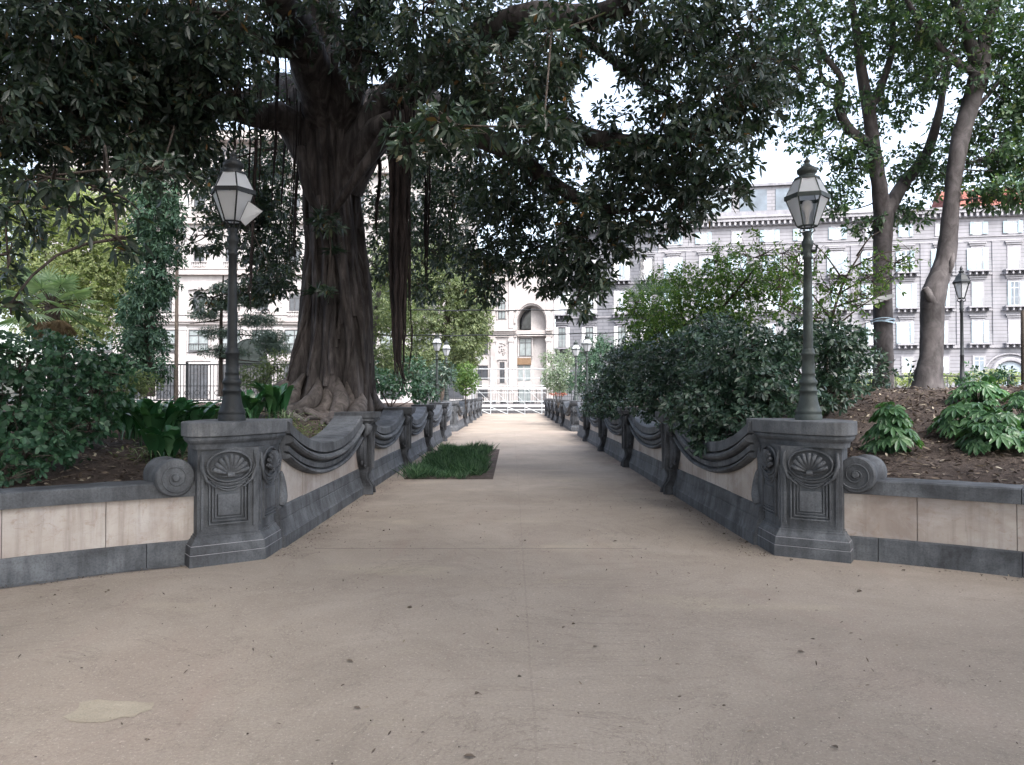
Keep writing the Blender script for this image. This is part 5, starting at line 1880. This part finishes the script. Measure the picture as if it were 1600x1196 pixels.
# tape round the forked tree, weathered board beside it
mb = MB()
tc_ = Vector(A(1380, 505, 14.8))
for dz, th_ in ((0.0, 0.03), (0.035, 0.02), (0.06, 0.015)):
    mb.rings([[(tc_.x + r_ * math.cos(q), tc_.y + r_ * math.sin(q), tc_.z + dz + z + 0.02 * math.sin(q * 2 + dz * 90)) for q in np.linspace(0, 2 * math.pi, 25)[:-1]] for r_, z in ((0.212, 0), (0.216, 0), (0.216, th_), (0.212, th_))], False, False)
tag(mb.build('barrier_tape', M['tape']), 'blue and white plastic tape wrapped round the forked tree trunk', 'tape')
mb = MB()
p, q = Vector(A(1338, 475, 14.5)), Vector(A(1398, 463, 14.5))
mb.rings([[tuple(p + Vector((0, 0, -0.01))), tuple(p + Vector((0, 0.25, -0.01))), tuple(p + Vector((0, .25, 0.005))), tuple(p + Vector((0, 0, 0.005)))],
          [tuple((p + q) / 2 + Vector((0, 0, -0.07))), tuple((p + q) / 2 + Vector((0, 0.25, -0.07))), tuple((p + q) / 2 + Vector((0, .25, 0.05))), tuple((p + q) / 2 + Vector((0, 0, 0.05)))],
          [tuple(q + Vector((0, 0, -0.02))), tuple(q + Vector((0, 0.25, -0.02))), tuple(q + Vector((0, .25, 0.05))), tuple(q + Vector((0, 0, 0.05)))]])
tag(fixn(mb.build('flat_board', M['board'])), 'grey pointed board fixed across the forked tree trunk', 'board')

# trees in the park behind, left side
bg_ = 'trees in the park behind'
tree('broadleaf_tree', 'yellow green fine leaved tree behind the fan palm on the left', A(90, 600, 27), [([A(90, 620, 27), A(95, 480, 27), A(110, 330, 27)], .3, .08), ([A(95, 480, 27), A(40, 380, 27), A(0, 300, 27)], .15, .05)],
     CLP([(60, 340, 75, 60, 27, 2, 1), (150, 360, 60, 60, 27, 1.8, 1.1), (110, 430, 95, 60, 27, 2, 1.1), (30, 440, 60, 70, 27, 2, 1), (170, 450, 45, 60, 27, 1.6, 1), (110, 510, 90, 35, 27, 1.8, 1), (-60, 400, 80, 120, 27, 2, 1), (185, 310, 22, 30, 27, 1, .8), (20, 300, 60, 40, 27, 2, .9), (110, 300, 50, 40, 27, 2, .8), (180, 400, 36, 50, 27, 1.4, 1)]),
     'yellow', 'bark_dark', 0.10, 0.05, 6, 2.6, bg_, area=0.05)
tree('dark_conifer', 'tall dark conifer between the yellow green tree and the white palazzo', A(232, 610, 24), [([A(232, 620, 24), A(232, 420, 24), A(230, 240, 24)], .22, .03)],
     CLP([(225, 250, 35, 30, 24, .8, 1), (235, 300, 45, 30, 24, .9, 1.3), (240, 350, 45, 35, 24, 1, 1.4), (245, 395, 42, 30, 24, 1, 1.4), (240, 440, 38, 30, 24, 1, 1.4), (222, 480, 42, 35, 24, 1, 1.5), (222, 530, 42, 35, 24, 1, 1.5), (225, 575, 40, 30, 24, 1, 1.4), (262, 330, 22, 60, 24, .6, .9)]),
     'conifer', 'bark_dark', 0.17, 0.05, 8, 1.0, bg_, spread=1.2, droop=0.35)
tree('small_cedar', 'small cedar with flat layered boughs behind the near left lamp', A(345, 600, 22), [([A(345, 620, 22), A(345, 500, 22), A(348, 430, 22)], .08, .02)] + [([A(346, y, 22), A(346 + d, y + 6, 22)], .03, .01) for y, d in ((455, -40), (475, 60), (500, -50), (520, 60), (545, -45), (560, 60))],
     CLP([(335, 475, 32, 10, 22, .6, 1), (385, 470, 40, 10, 22, .6, 1), (320, 492, 28, 8, 22, .5, 1), (400, 500, 40, 10, 22, .6, 1), (345, 520, 40, 9, 22, .6, 1), (420, 528, 32, 14, 22, .6, 1.1), (350, 550, 40, 9, 22, .6, 1), (425, 545, 28, 12, 22, .5, 1), (345, 450, 22, 8, 22, .4, 1)]),
     'cedar', 'bark_dark', 0.11, 0.02, 9, 3.0, bg_, spread=1.3, droop=0.2, area=0.035)
tree('broadleaf_tree', 'soft green feathery tree in the middle distance, right of the fig trunk', A(690, 612, 42), [([A(690, 628, 42), A(692, 560, 42), A(700, 480, 42), A(690, 420, 42)], .3, .08), ([A(692, 560, 42), A(725, 500, 42), A(740, 450, 42)], .15, .05)],
     CLP([(640, 440, 60, 50, 42, 2.5, 1), (700, 440, 55, 45, 42, 2.5, 1), (735, 470, 40, 55, 42, 2, 1), (670, 500, 60, 40, 42, 2.5, 1), (730, 530, 38, 45, 42, 2, 1.1), (715, 560, 38, 25, 42, 1.5, 1), (690, 400, 60, 30, 42, 2.5, 1), (630, 560, 50, 40, 42, 2, .9), (680, 560, 40, 35, 42, 2, 1), (600, 470, 40, 50, 42, 2, .8), (750, 500, 22, 40, 42, 1.4, .9)]),
     'willow', 'bark_dark', 0.15, 0.06, 6, 1.0, bg_)
tree('broadleaf_tree', 'bushy green tree with pale trunk close behind the fig trunk', A(585, 612, 28), [([A(582, 640, 28), A(580, 560, 28), A(588, 480, 28), A(600, 400, 28)], .2, .06)],
     CLP([(600, 420, 40, 45, 28, 1.5, .8), (585, 500, 35, 35, 28, 1.2, .7), (620, 490, 40, 35, 28, 1.5, .7), (600, 560, 40, 30, 28, 1, .7)]),
     'willow', 'bark_grey', 0.12, 0.05, 6, 0.9, bg_)


def bush(label, lst, leafm, L, W, k=5, dens=1.0, base=None, name='shrub', group=None, area=None, droop=0.15):
    px, py, rx, ry, D = lst[0][:5]
    bz = base or A(px, 625, D)
    zb = hill(bz[0], bz[1], -1 if bz[0] < 0 else 1) if bz[1] < 31 else 0.9
    bz = (bz[0], bz[1], zb)
    limbs = []
    for (px, py, rx, ry, D, rd, dn) in lst:
        c = at(px, py, D)
        limbs.append(([bz, tuple((np.array(bz) + c) / 2 + rng.normal(0, 0.08, 3)), tuple(c)], 0.03, 0.01))
    return tree(name, label, bz, limbs, CLP(lst), leafm, 'bark_dark', L, W, k, dens, group, droop=droop, area=area, cat='shrub')


bush('bright yellow green rounded bush beside the far left lamps', [(728, 592, 22, 26, 37, .9, 1.2)], 'light', 0.10, 0.05, base=A(728, 625, 37))
bush('dark green bush behind the nearer far left lamp', [(690, 585, 26, 24, 33, 1, 1), (668, 600, 22, 22, 31, 1, 1.2)], 'ever', 0.13, 0.05)
bush('mixed green shrubs beneath the hanging root behind the roots of the fig', [(610, 600, 40, 24, 26, 1, .8), (645, 580, 26, 28, 27, 1, .6), (660, 615, 26, 18, 27, .8, .8), (580, 590, 26, 26, 25, .8, .6)], 'hedge', 0.13, 0.06)
bush('pale fine leaved grass like bush left of the fig trunk', [(405, 590, 42, 22, 19, .8, 1.1), (432, 570, 22, 24, 19, .6, .9)], 'willow', 0.16, 0.025, 7)
bush('olive green shrub behind the broad leaved plants on the left', [(205, 600, 45, 22, 17, .8, 1), (170, 595, 30, 25, 16, .8, 1)], 'willow', 0.09, 0.03, 6)
bush('grey green bush at the far right end of the parapet', [(872, 592, 28, 26, 40, 1.2, 1.2), (862, 560, 20, 14, 42, 1, .6), (890, 560, 18, 18, 40, 1, .7)], 'olive', 0.13, 0.045)
bush('taller soft green bush behind the far right lamps', [(925, 570, 32, 35, 36, 1.2, 1), (940, 540, 25, 20, 36, 1, .8), (905, 600, 20, 22, 36, 1, 1)], 'conifer', 0.13, 0.04)
mbp = Leaves()
c = at(873, 617, 33.5)
P_, d_ = in_ellipsoid(60, c, (0.45, 0.3, 0.08))
mbp.rosettes(P_, np.tile((0, 0, 1.0), (60, 1)), 5, 0.06, 0.05)
tag(mbp.build('red_flowers', M['pink']), 'low red flowers on top of the distant right pedestal edge', 'flowers')

# shrubs on the right, spilling over the parapet
sg = 'evergreen shrubs over the right wall'
SH = [
    ('big evergreen shrub just left of the near right lamp, hanging over the coping', [(1170, 560, 75, 55, 10.6, .8, 1.2), (1200, 610, 80, 45, 10.2, .8, 1.2), (1100, 640, 70, 40, 10.6, .6, 1.1), (1130, 590, 70, 40, 11.2, .8, 1.1), (1110, 685, 40, 26, 10.3, .35, 1.0), (1160, 655, 60, 26, 10.0, .4, 1.0)], 'ever'),
    ('evergreen shrub spreading right behind the near right lamp post', [(1290, 540, 55, 40, 11.2, .8, 1.1), (1330, 570, 38, 35, 11.4, .8, 1), (1300, 600, 50, 35, 11, .8, 1.1), (1235, 540, 40, 40, 11, .8, 1), (1340, 530, 25, 22, 11.5, .5, .7), (1285, 632, 35, 14, 10.6, .4, .9)], 'ever'),
    ('dark evergreen shrub in the middle of the right hand wall', [(1050, 570, 70, 50, 14.5, 1, 1.2), (1030, 620, 60, 40, 14, .8, 1.2), (1085, 560, 50, 50, 13, .8, 1.1), (1060, 650, 40, 22, 13.2, .4, 1), (1115, 520, 50, 30, 13.5, .8, .9)], 'ever'),
    ('dark evergreen shrub at the far end of the right hand wall', [(975, 590, 50, 45, 20, 1.2, 1.2), (950, 620, 40, 30, 20, 1, 1.2), (990, 555, 45, 30, 21, 1, 1), (925, 635, 18, 18, 23, .5, 1), (955, 640, 30, 16, 19, .4, 1)], 'ever'),
]
for lb, lst, lm in SH:
    bush(lb, lst, lm, 0.085, 0.036, 7, 1.6, group=sg, area=0.020)
tree('green_tree', 'fresh green fine leaved tree rising behind the evergreen shrubs right of the path', A(1080, 600, 19), [([A(1075, 625, 19), A(1075, 540, 19), A(1060, 460, 19)], .09, .03), ([A(1075, 540, 19), A(1130, 480, 18.5), A(1180, 420, 18)], .06, .02), ([A(1075, 560, 19), A(1020, 510, 19)], .05, .02)],
     CLP([(1040, 500, 60, 40, 19, 1.2, 1.1), (1110, 470, 70, 40, 19, 1.2, 1), (1180, 450, 60, 35, 18.5, 1, .7), (1080, 530, 70, 30, 18.5, 1, 1), (1150, 500, 70, 25, 18, 1, .9), (1010, 530, 35, 30, 19.5, 1, 1), (1120, 430, 45, 22, 18.5, .9, .45), (1120, 400, 20, 25, 18.5, .5, .3), (1240, 480, 50, 25, 18, .8, .4), (1215, 560, 25, 30, 17, .6, .8), (1060, 440, 60, 30, 19, 1.1, .7), (1160, 410, 60, 30, 18.5, 1, .5), (1220, 440, 50, 35, 18, .9, .6), (990, 480, 30, 30, 19.5, .8, .8)]),
     'light', 'bark_dark', 0.085, 0.038, 6, 1.7, area=0.036)
tree('sparse_tree', 'thin open branched young tree with few leaves between the right lamp and the forked tree', A(1300, 560, 13), [([A(1290, 630, 13), A(1292, 560, 13), A(1300, 500, 13), A(1320, 440, 13), A(1350, 390, 13)], .045, .012)] +
     [([A(x0, y0, 13), A((x0 + x1) / 2, (y0 + y1) / 2 - 8, 12.8), A(x1, y1, 12.7)], .018, .005) for x0, y0, x1, y1 in ((1297, 520, 1400, 450), (1300, 500, 1210, 400), (1305, 480, 1390, 470), (1310, 460, 1440, 405), (1320, 440, 1260, 370), (1330, 420, 1420, 390), (1297, 520, 1220, 470), (1292, 545, 1370, 500), (1340, 400, 1380, 360))],
     CLP([(1300, 440, 60, 40, 13, .8, .34), (1370, 430, 55, 35, 12.8, .7, .30), (1250, 400, 55, 35, 12.8, .7, .26), (1400, 400, 50, 28, 12.7, .5, .24), (1280, 500, 60, 30, 12.8, .7, .34), (1220, 430, 50, 40, 12.8, .6, .34), (1340, 470, 60, 25, 12.8, .6, .3), (1180, 390, 40, 30, 12.8, .6, .2)]),
     'light', 'bark_dark', 0.075, 0.034, 5, 1.0, area=0.020)

# low green leaves at the foot of the tall trees
tree('shrub', 'leafy low shrub at the foot of the forked tree', A(1370, 620, 13.6), [], CLP([(1355, 600, 40, 22, 13.6, .6, .5), (1400, 590, 30, 30, 14, .6, .35), (1330, 620, 45, 14, 12.8, .6, .6)]), 'ever', 'bark_dark', 0.10, 0.035, 6, 0.9, cat='shrub', area=0.03)
tree('shrub', 'leafy low shrub between the leaning trunk and the dark garden lamp', A(1530, 605, 15), [], CLP([(1535, 595, 32, 16, 15, .6, .6), (1560, 588, 22, 18, 15.5, .5, .6), (1500, 600, 25, 12, 14.6, .5, .5), (1590, 602, 30, 8, 15, .5, .5), (1520, 575, 16, 14, 15.5, .4, .4)]), 'hedge', 'bark_dark', 0.09, 0.038, 6, 0.8, cat='shrub', area=0.03)
tree('flower_bed', 'pale yellowish planting bed in front of the pale palazzo', A(1540, 600, 33), [], CLP([(1450, 592, 60, 10, 33, 1, 1), (1550, 590, 70, 12, 33, 1, 1), (1380, 595, 60, 10, 33, 1, 1)]), 'yellow', 'bark_dark', 0.14, 0.05, 5, 0.9, cat='plants')
mb = MB()
mb.lathe([(0.055, 0), (0.05, 1.2), (0.045, 1.95), (0.0, 1.97)], n=8)
ob = mb.build('wooden_post', M['bark_dark'])
ob.location = (10.07, 15.1, 1.3)
tag(ob, 'dark upright post at the right edge', 'post')

# hedge on the left
hd = 'hedge shrubs on the left'
for lb, lst in (('dense dark green hedge shrub at the left edge above the low wall', [(30, 570, 75, 60, 8.0, .7, 1.3), (20, 640, 80, 60, 7.7, .6, 1.3), (40, 700, 75, 42, 7.5, .5, 1.3), (95, 680, 60, 50, 7.9, .5, 1.1), (15, 740, 55, 26, 7.2, .25, 1.0), (-60, 640, 60, 100, 7.6, .6, 1)]),
                ('dense green hedge shrub between the left edge shrub and the broad leaved plants', [(110, 560, 70, 45, 9.0, .7, 1.3), (150, 610, 55, 55, 9.0, .6, 1.2), (100, 630, 60, 50, 8.8, .6, 1.2), (165, 570, 35, 32, 9.6, .5, 1), (140, 660, 45, 35, 8.8, .4, 1)])):
    bush(lb, lst, 'hedge', 0.075, 0.045, 6, 0.95, group=hd, area=0.020)

# ------------------------------------------------------------------ palms


def fan_palm(label, base, top, nf, rl, leafm, stiff=0.3, dead=12, up=0.0):
    e = empty('fan_palm', base)
    tag(e, label, 'palm')
    off = np.array(base)
    t = np.array(top) - off
    mb = MB()
    mb.tube([(0, 0, -0.2), tuple(t * 0.5 + np.array((0.05, 0, 0))), tuple(t)], [0.16, 0.13, 0.14], 10, True, True, 0.1)
    mb.build('trunk', M['bark_dark'], e)

    def fans(name, n_, zlo, zhi, m, Lf):
        lf = Leaves()
        st = MB()
        for i in range(n_):
            a = 2.4 * i + rng.uniform(-.3, .3)
            el = zlo + (zhi - zlo) * (i / max(1, n_ - 1)) + rng.uniform(-.1, .1)
            d = np.array((math.cos(a) * math.cos(el), math.sin(a) * math.cos(el), math.sin(el)))
            plen = Lf * rng.uniform(0.75, 1.1)
            hub = t + d * plen + np.array((0, 0, -0.10 * plen))
            st.tube([tuple(t), tuple(t + d * plen * 0.5 + np.array((0, 0, 0.03))), tuple(hub)], [0.014, 0.010, 0.008], 4, True, False)
            side = unit(np.cross(d, (0, 0, 1.0)))
            up_ = np.cross(side, d)
            ns = 20
            q = np.linspace(-1.9, 1.9, ns)
            dd = d[None] * np.cos(q)[:, None] + side[None] * np.sin(q)[:, None] + up_[None] * (0.18 * np.abs(np.sin(q)))[:, None]
            lf.add(np.repeat(hub[None], ns, 0), dd, np.tile(up_, (ns, 1)), Lf * 0.78 * (0.75 + 0.25 * np.cos(q)) * rng.uniform(.9, 1.05, ns), 0.030, 0.35, stiff + 0.12 * np.abs(q), 0.3)
        lf.build(name, M[m], e)
        st.build(name + '_stalk', M['bark_dark'], e)
    fans('frond', nf, -0.5, 1.3, leafm, rl)
    if dead:
        fans('dead_frond', dead, -1.3, -0.7, 'dead', rl * 0.6)
    return e


b_ = A(85, 600, 16)
fan_palm('pale green fan palm rising behind the left hedge', (b_[0], b_[1], 1.1), A(80, 478, 16), 24, 0.70, 'palm', 0.35, 14)
b_ = A(1020, 600, 25)
fan_palm('dark spiky fan palm behind the fresh green tree right of the path', (b_[0], b_[1], 1.2), A(1022, 485, 25), 22, 0.95, 'palm_dark', 0.1, 0)

# ------------------------------------------------------------------ broad leaved plants, ground cover


def blades(px, D, n_, h_, w_, label, group, leafm='aspid', name='broad_leaved_plant', spread=0.35, droop=0.15, z=None):
    p = at(px, 617, D)
    s_ = -1 if p[0] < 0 else 1
    zb = hill(p[0], p[1], s_) if z is None else z
    e = empty(name, (p[0], p[1], zb))
    tag(e, label, 'plant', group)
    mb = MB()
    for i in range(n_):
        a = random.uniform(0, 2 * math.pi)
        lean = random.uniform(0.1, 1.0) * spread
        H = h_ * random.uniform(0.7, 1.1)
        W = w_ * random.uniform(0.75, 1.1)
        dx, dy = math.cos(a), math.sin(a)
        b0 = (random.gauss(0, 0.07), random.gauss(0, 0.07))
        sx_, sy_ = -dy, dx
        rs = []
        K = 9
        for k in range(K):
            t = k / (K - 1)
            out_ = lean * H * (t ** 1.6) * 1.3
            z_ = H * (t - droop * t ** 3 * (1 + lean))
            wd = W * (0.10 if t < 0.2 else math.sin(math.pi * min(1, ((t - 0.2) / 0.8) ** 0.8)) ** 0.75 + 0.02) / 2
            if k == K - 1:
                wd = 0.002
            cx_, cy_ = b0[0] + dx * out_, b0[1] + dy * out_
            rs.append([(cx_ - sx_ * wd, cy_ - sy_ * wd, z_ + wd * 0.35), (cx_, cy_, z_), (cx_ + sx_ * wd, cy_ + sy_ * wd, z_ + wd * 0.35)])
        mb.rings(rs, True, False, False)
    mb.build('leaves', M[leafm], e)
    return e


ag = 'broad leaved plants behind the left pedestal'
for i, (px, D, h_, lb) in enumerate(((205, 10.2, .72, 'dark broad leaved plant clump next to the left hedge'), (240, 9.6, .80, 'tallest dark broad leaved plant clump above the scroll of the left wall'), (272, 9.9, .75, 'dark broad leaved plant clump with a pale folded leaf, left of the near left lamp'),
                                    (305, 10.2, .72, 'dark broad leaved plant clump directly left of the near left lamp base'), (335, 10.6, .68, 'dark broad leaved plant clump hidden partly by the near left lamp base'), (390, 12.2, .75, 'dark broad leaved plant clump just right of the near left lamp base'),
                                    (428, 12.6, .85, 'dark broad leaved plant clump at the left foot of the fig trunk'), (262, 8.9, .55, 'low dark broad leaved plant clump close behind the left wall scroll'), (180, 10.8, .7, 'dark broad leaved plant clump half inside the hedge'))):
    blades(px, D, 34, h_ * 1.05, 0.15, lb, ag, spread=0.55, droop=0.28)
for i, (px, D, h_, lb) in enumerate(((325, 8.7, .35, 'pale arching strap leaves behind the near left pedestal cap'), (450, 12.4, .45, 'pale arching strap leaves beside the fig roots'), (235, 9.0, .3, 'thin strap leaves on the soil left of the pedestal'))):
    blades(px, D, 26, h_, 0.022, lb, 'strap leaved plants on the left', 'strap', 'strap_leaved_plant', 1.1, 0.45)


def fatsia(px, py, D, n_, rad, label, h_=0.45):
    p = at(px, py, D)
    zb = hill(p[0], p[1], 1)
    e = empty('fatsia_plant', (p[0], p[1], zb))
    tag(e, label, 'plant', 'bright fatsia plants on the right')
    lf = Leaves()
    st = MB()
    for i in range(n_):
        a = 2.4 * i + random.uniform(-.3, .3)
        q = math.sqrt((i + 0.5) / n_)
        r_ = rad * q
        zz = h_ * (1.15 - 0.9 * q * q) + random.uniform(-0.12, 0.08)
        c = np.array((r_ * math.cos(a), r_ * math.sin(a), max(0.06, zz)))
        st.tube([(0.2 * c[0], 0.2 * c[1], 0), (0.7 * c[0], 0.7 * c[1], zz * 0.7), tuple(c)], 0.006, 4, True, False)
        d = unit(np.array((math.cos(a) + random.gauss(0, .3), math.sin(a) + random.gauss(0, .3), -0.35 - 0.4 * q + random.uniform(-.35, .35))))
        side = unit(np.cross(d, (0, 0, 1.0)))
        up_ = np.cross(side, d)
        ns = 8
        ang = np.linspace(-2.1, 2.1, ns)
        dd = d[None] * np.cos(ang)[:, None] + side[None] * np.sin(ang)[:, None]
        LL = 0.165 * random.uniform(0.65, 1.15)
        lf.add(np.repeat(c[None], ns, 0), dd, np.tile(up_, (ns, 1)), LL * (0.7 + 0.3 * np.cos(ang)), 0.052, 0.25, 0.30, 0.55)
    lf.build('leaves', M['fatsia'], e)
    st.build('stems', M['hedge'], e)


fatsia(1392, 690, 8.7, 44, 0.24, 'bright green fatsia plant beside the scroll of the right wall', .46)
fatsia(1520, 670, 9.3, 60, 0.44, 'bright green fatsia plant in the middle of the right bed', .34)
fatsia(1555, 700, 8.6, 60, 0.36, 'bright green fatsia plant nearest the right hand coping', .36)
fatsia(1530, 635, 11.2, 34, 0.34, 'bright green fatsia plant farthest back in the right bed', .30)
fatsia(1610, 665, 9.2, 50, 0.36, 'bright green fatsia plant cut by the right edge', .45)

# leaf litter on the beds
lt = Leaves()


def litter(s_, n_, fx, fy, L_=0.07):
    P = []
    while len(P) < n_:
        x, y = random.uniform(*fx), random.uniform(*fy)
        wd, u = wall_dist(x, y, s_)
        if wd < 0.42 or (y > 7.9 and u < 0.5):
            continue
        P.append((x, y, hill(x, y, s_) + 0.012))
    P = np.array(P)
    d = rdir(n_)
    d[:, 2] *= 0.25
    lt.add(P, d, np.tile((0, 0, 1.0), (n_, 1)) + rng.normal(0, .3, (n_, 3)), L_ * rng.uniform(0.4, 1.3, n_), 0.028, 0.3, -0.1)


litter(-1, 2800, (-7, -2.8), (6.6, 11))
litter(-1, 900, (-6, -2.8), (11, 20), .11)
litter(1, 6500, (3.2, 10), (6.4, 13), .085)
litter(1, 2200, (5, 13), (11, 18), .11)
tag(lt.build('leaf_litter', M['litter']), 'dry leaves strewn over the planting beds', 'leaf litter', None, 'stuff')

# ivy like ground cover near the roots
gc = Leaves()
n_ = 1500
P = []
while len(P) < n_:
    x, y = random.uniform(-4.6, -2.85), random.uniform(8.6, 13.2)
    if random.random() < 0.45 and y > 12:
        continue
    P.append((x, y, hill(x, y, -1) + random.uniform(0.0, 0.10)))
P = np.array(P)
d = rdir(n_)
d[:, 2] = np.abs(d[:, 2]) * .6
gc.add(P, d, np.tile((0, 0, 1.0), (n_, 1)), 0.07 * rng.uniform(.6, 1.3, n_), 0.03, .2, .2)
tag(gc.build('ground_cover', M['willow']), 'low green ground cover behind the first wall bay', 'ground cover', None, 'stuff')

# grass bed in the path
GX0, GX1, GY0, GY1 = -2.02, -0.62, 14.5, 22.2
mb = MB()
mb.b2(GX0 - 0.02, GX1 + 0.26, GY0 + 0.06, GY1 + 0.2, -0.02, 0.012)
tag(mb.build('grass_bed_soil', M['soil']), kind='structure')
gl = Leaves()
n_ = 9000
x = rng.uniform(GX0, GX1, n_)
y = rng.uniform(GY0, GY1, n_)
# blades grow in tufts
tx, ty = rng.uniform(GX0, GX1, 260), rng.uniform(GY0, GY1, 260)
keep_ = ((np.abs((tx - (GX0 + GX1) / 2) / 0.72) ** 8 + np.abs((ty - (GY0 + GY1) / 2) / 3.9) ** 8) < 1 + 0.3 * np.sin(tx * 9) * np.sin(ty * 4))
tx, ty = np.resize(tx[keep_], 260), np.resize(ty[keep_], 260)
ti = rng.integers(0, 260, n_)
x = tx[ti] + rng.normal(0, .07, n_)
y = np.clip(ty[ti] + rng.normal(0, .16, n_), GY0, GY1)
hh = 0.27 + 0.10 * np.sin(tx[ti] * 5 + ty[ti] * 2)
d = np.stack([rng.normal(0, .45, n_), rng.normal(0, .45, n_), np.ones(n_)], 1)
gl.add(np.stack([x, y, np.full(n_, 0.0)], 1), d, rdir(n_), hh * rng.uniform(.6, 1.25, n_), 0.012, .1, 0.22)
tag(gl.build('grass', M['grass']), 'tufted dark green grass growing in a bed let into the path', 'grass', None, 'stuff')

# fallen leaves lying on the way
FL = [(68, 933), (88, 930), (168, 925), (172, 923), (548, 1033), (745, 1083), (735, 1181), (812, 1056), (960, 846), (986, 843), (1075, 896), (1235, 876), (1310, 893), (1410, 892), (902, 797), (1000, 795), (971, 777), (1008, 780), (1049, 785), (1108, 820), (1250, 1018), (895, 975),
      (880, 980), (1340, 925), (560, 1105), (640, 950), (1300, 1165), (820, 845), (930, 1010), (1165, 848), (575, 800), (600, 830), (500, 835), (1130, 835), (760, 800)]
lfm = Leaves()
lfm.add(np.array([[-0.03, 0, 0.004]]), np.array([[1, 0, 0.05]]), np.array([[0, 0, 1.0]]), [0.065], [0.034], 0.5, -0.05)
lp0 = lfm.build('fallen_leaf', M['litter'])
lfm = Leaves()
lfm.add(np.array([[-0.02, 0, 0.004]]), np.array([[1, 0.1, 0.25]]), np.array([[0, 0, 1.0]]), [0.05], [0.035], 0.8, 0.1)
lp1 = lfm.build('fallen_leaf', M['litter'])
for i, (px, py) in enumerate(FL):
    D = 1.6 * FPX / (py - HZ)
    src = lp0 if i % 2 == 0 else lp1
    c = src if i < 2 else src.copy()
    if i >= 2:
        col.objects.link(c)
    c.location = ((px - 800) * D / FPX, D, 0.001)
    c.rotation_euler = (0, 0, random.uniform(0, 6.28))
    k = random.uniform(0.45, 0.95)
    c.scale = (k, k, k)
    tag(c, 'small dry leaf lying on the sandy ground', 'leaf', 'fallen leaves on the ground')
print('leaves', lv.count())

# bits of bark, leaf crumbs and grit gathered along the foot of the walls and strewn on the way
bits = Leaves()
P = []
for s_ in (-1, 1):
    for k in range(900):
        y = 7.6 + 24 * random.random() ** 1.5
        P.append((CX + s_ * (HW - abs(random.gauss(0, 0.16)) - 0.01), y, 0.004))
    cx_, cy_, r_ = ARC[s_]
    for k in range(350):
        a = R(random.uniform(24, 75))
        q = r_ - abs(random.gauss(0, 0.07)) - 0.02
        P.append((cx_ + s_ * q * math.sin(a), cy_ + q * math.cos(a), 0.004))
for k in range(1500):
    P.append((random.uniform(-4.5, 4.5), random.uniform(2.2, 12), 0.004))
P = np.array([p for p in P if not (abs(p[0] - CX) > HW and p[1] > 7.2)])
n_ = len(P)
d = rdir(n_)
d[:, 2] = np.abs(d[:, 2]) * 0.3
bits.add(P, d, np.tile((0, 0, 1.0), (n_, 1)) + rng.normal(0, .3, (n_, 3)), 0.022 * rng.uniform(0.3, 1.6, n_), 0.009, 0.3, 0.0)
tag(bits.build('path_debris', M['litter']), 'crumbs of dry leaf and bark scattered on the sandy ground', 'debris', None, 'stuff')

# shallow worn gutter of old stone along the left low wall
mb = MB()
cx_, cy_, r_ = ARC[-1]
a = np.linspace(R(28), R(80), 60)
o1 = [(cx_ - (r_ - 0.005) * math.sin(q), cy_ + (r_ - 0.005) * math.cos(q), 0.004) for q in a]
o2 = [(cx_ - (r_ - 0.06 - 0.10 * min(1, (q - R(28)) * 2) - 0.015 * math.sin(q * 40)) * math.sin(q), cy_ + (r_ - 0.06 - 0.10 * min(1, (q - R(28)) * 2) - 0.015 * math.sin(q * 40)) * math.cos(q), 0.004) for q in a]
mb.rings([o1, o2], False, False, False)
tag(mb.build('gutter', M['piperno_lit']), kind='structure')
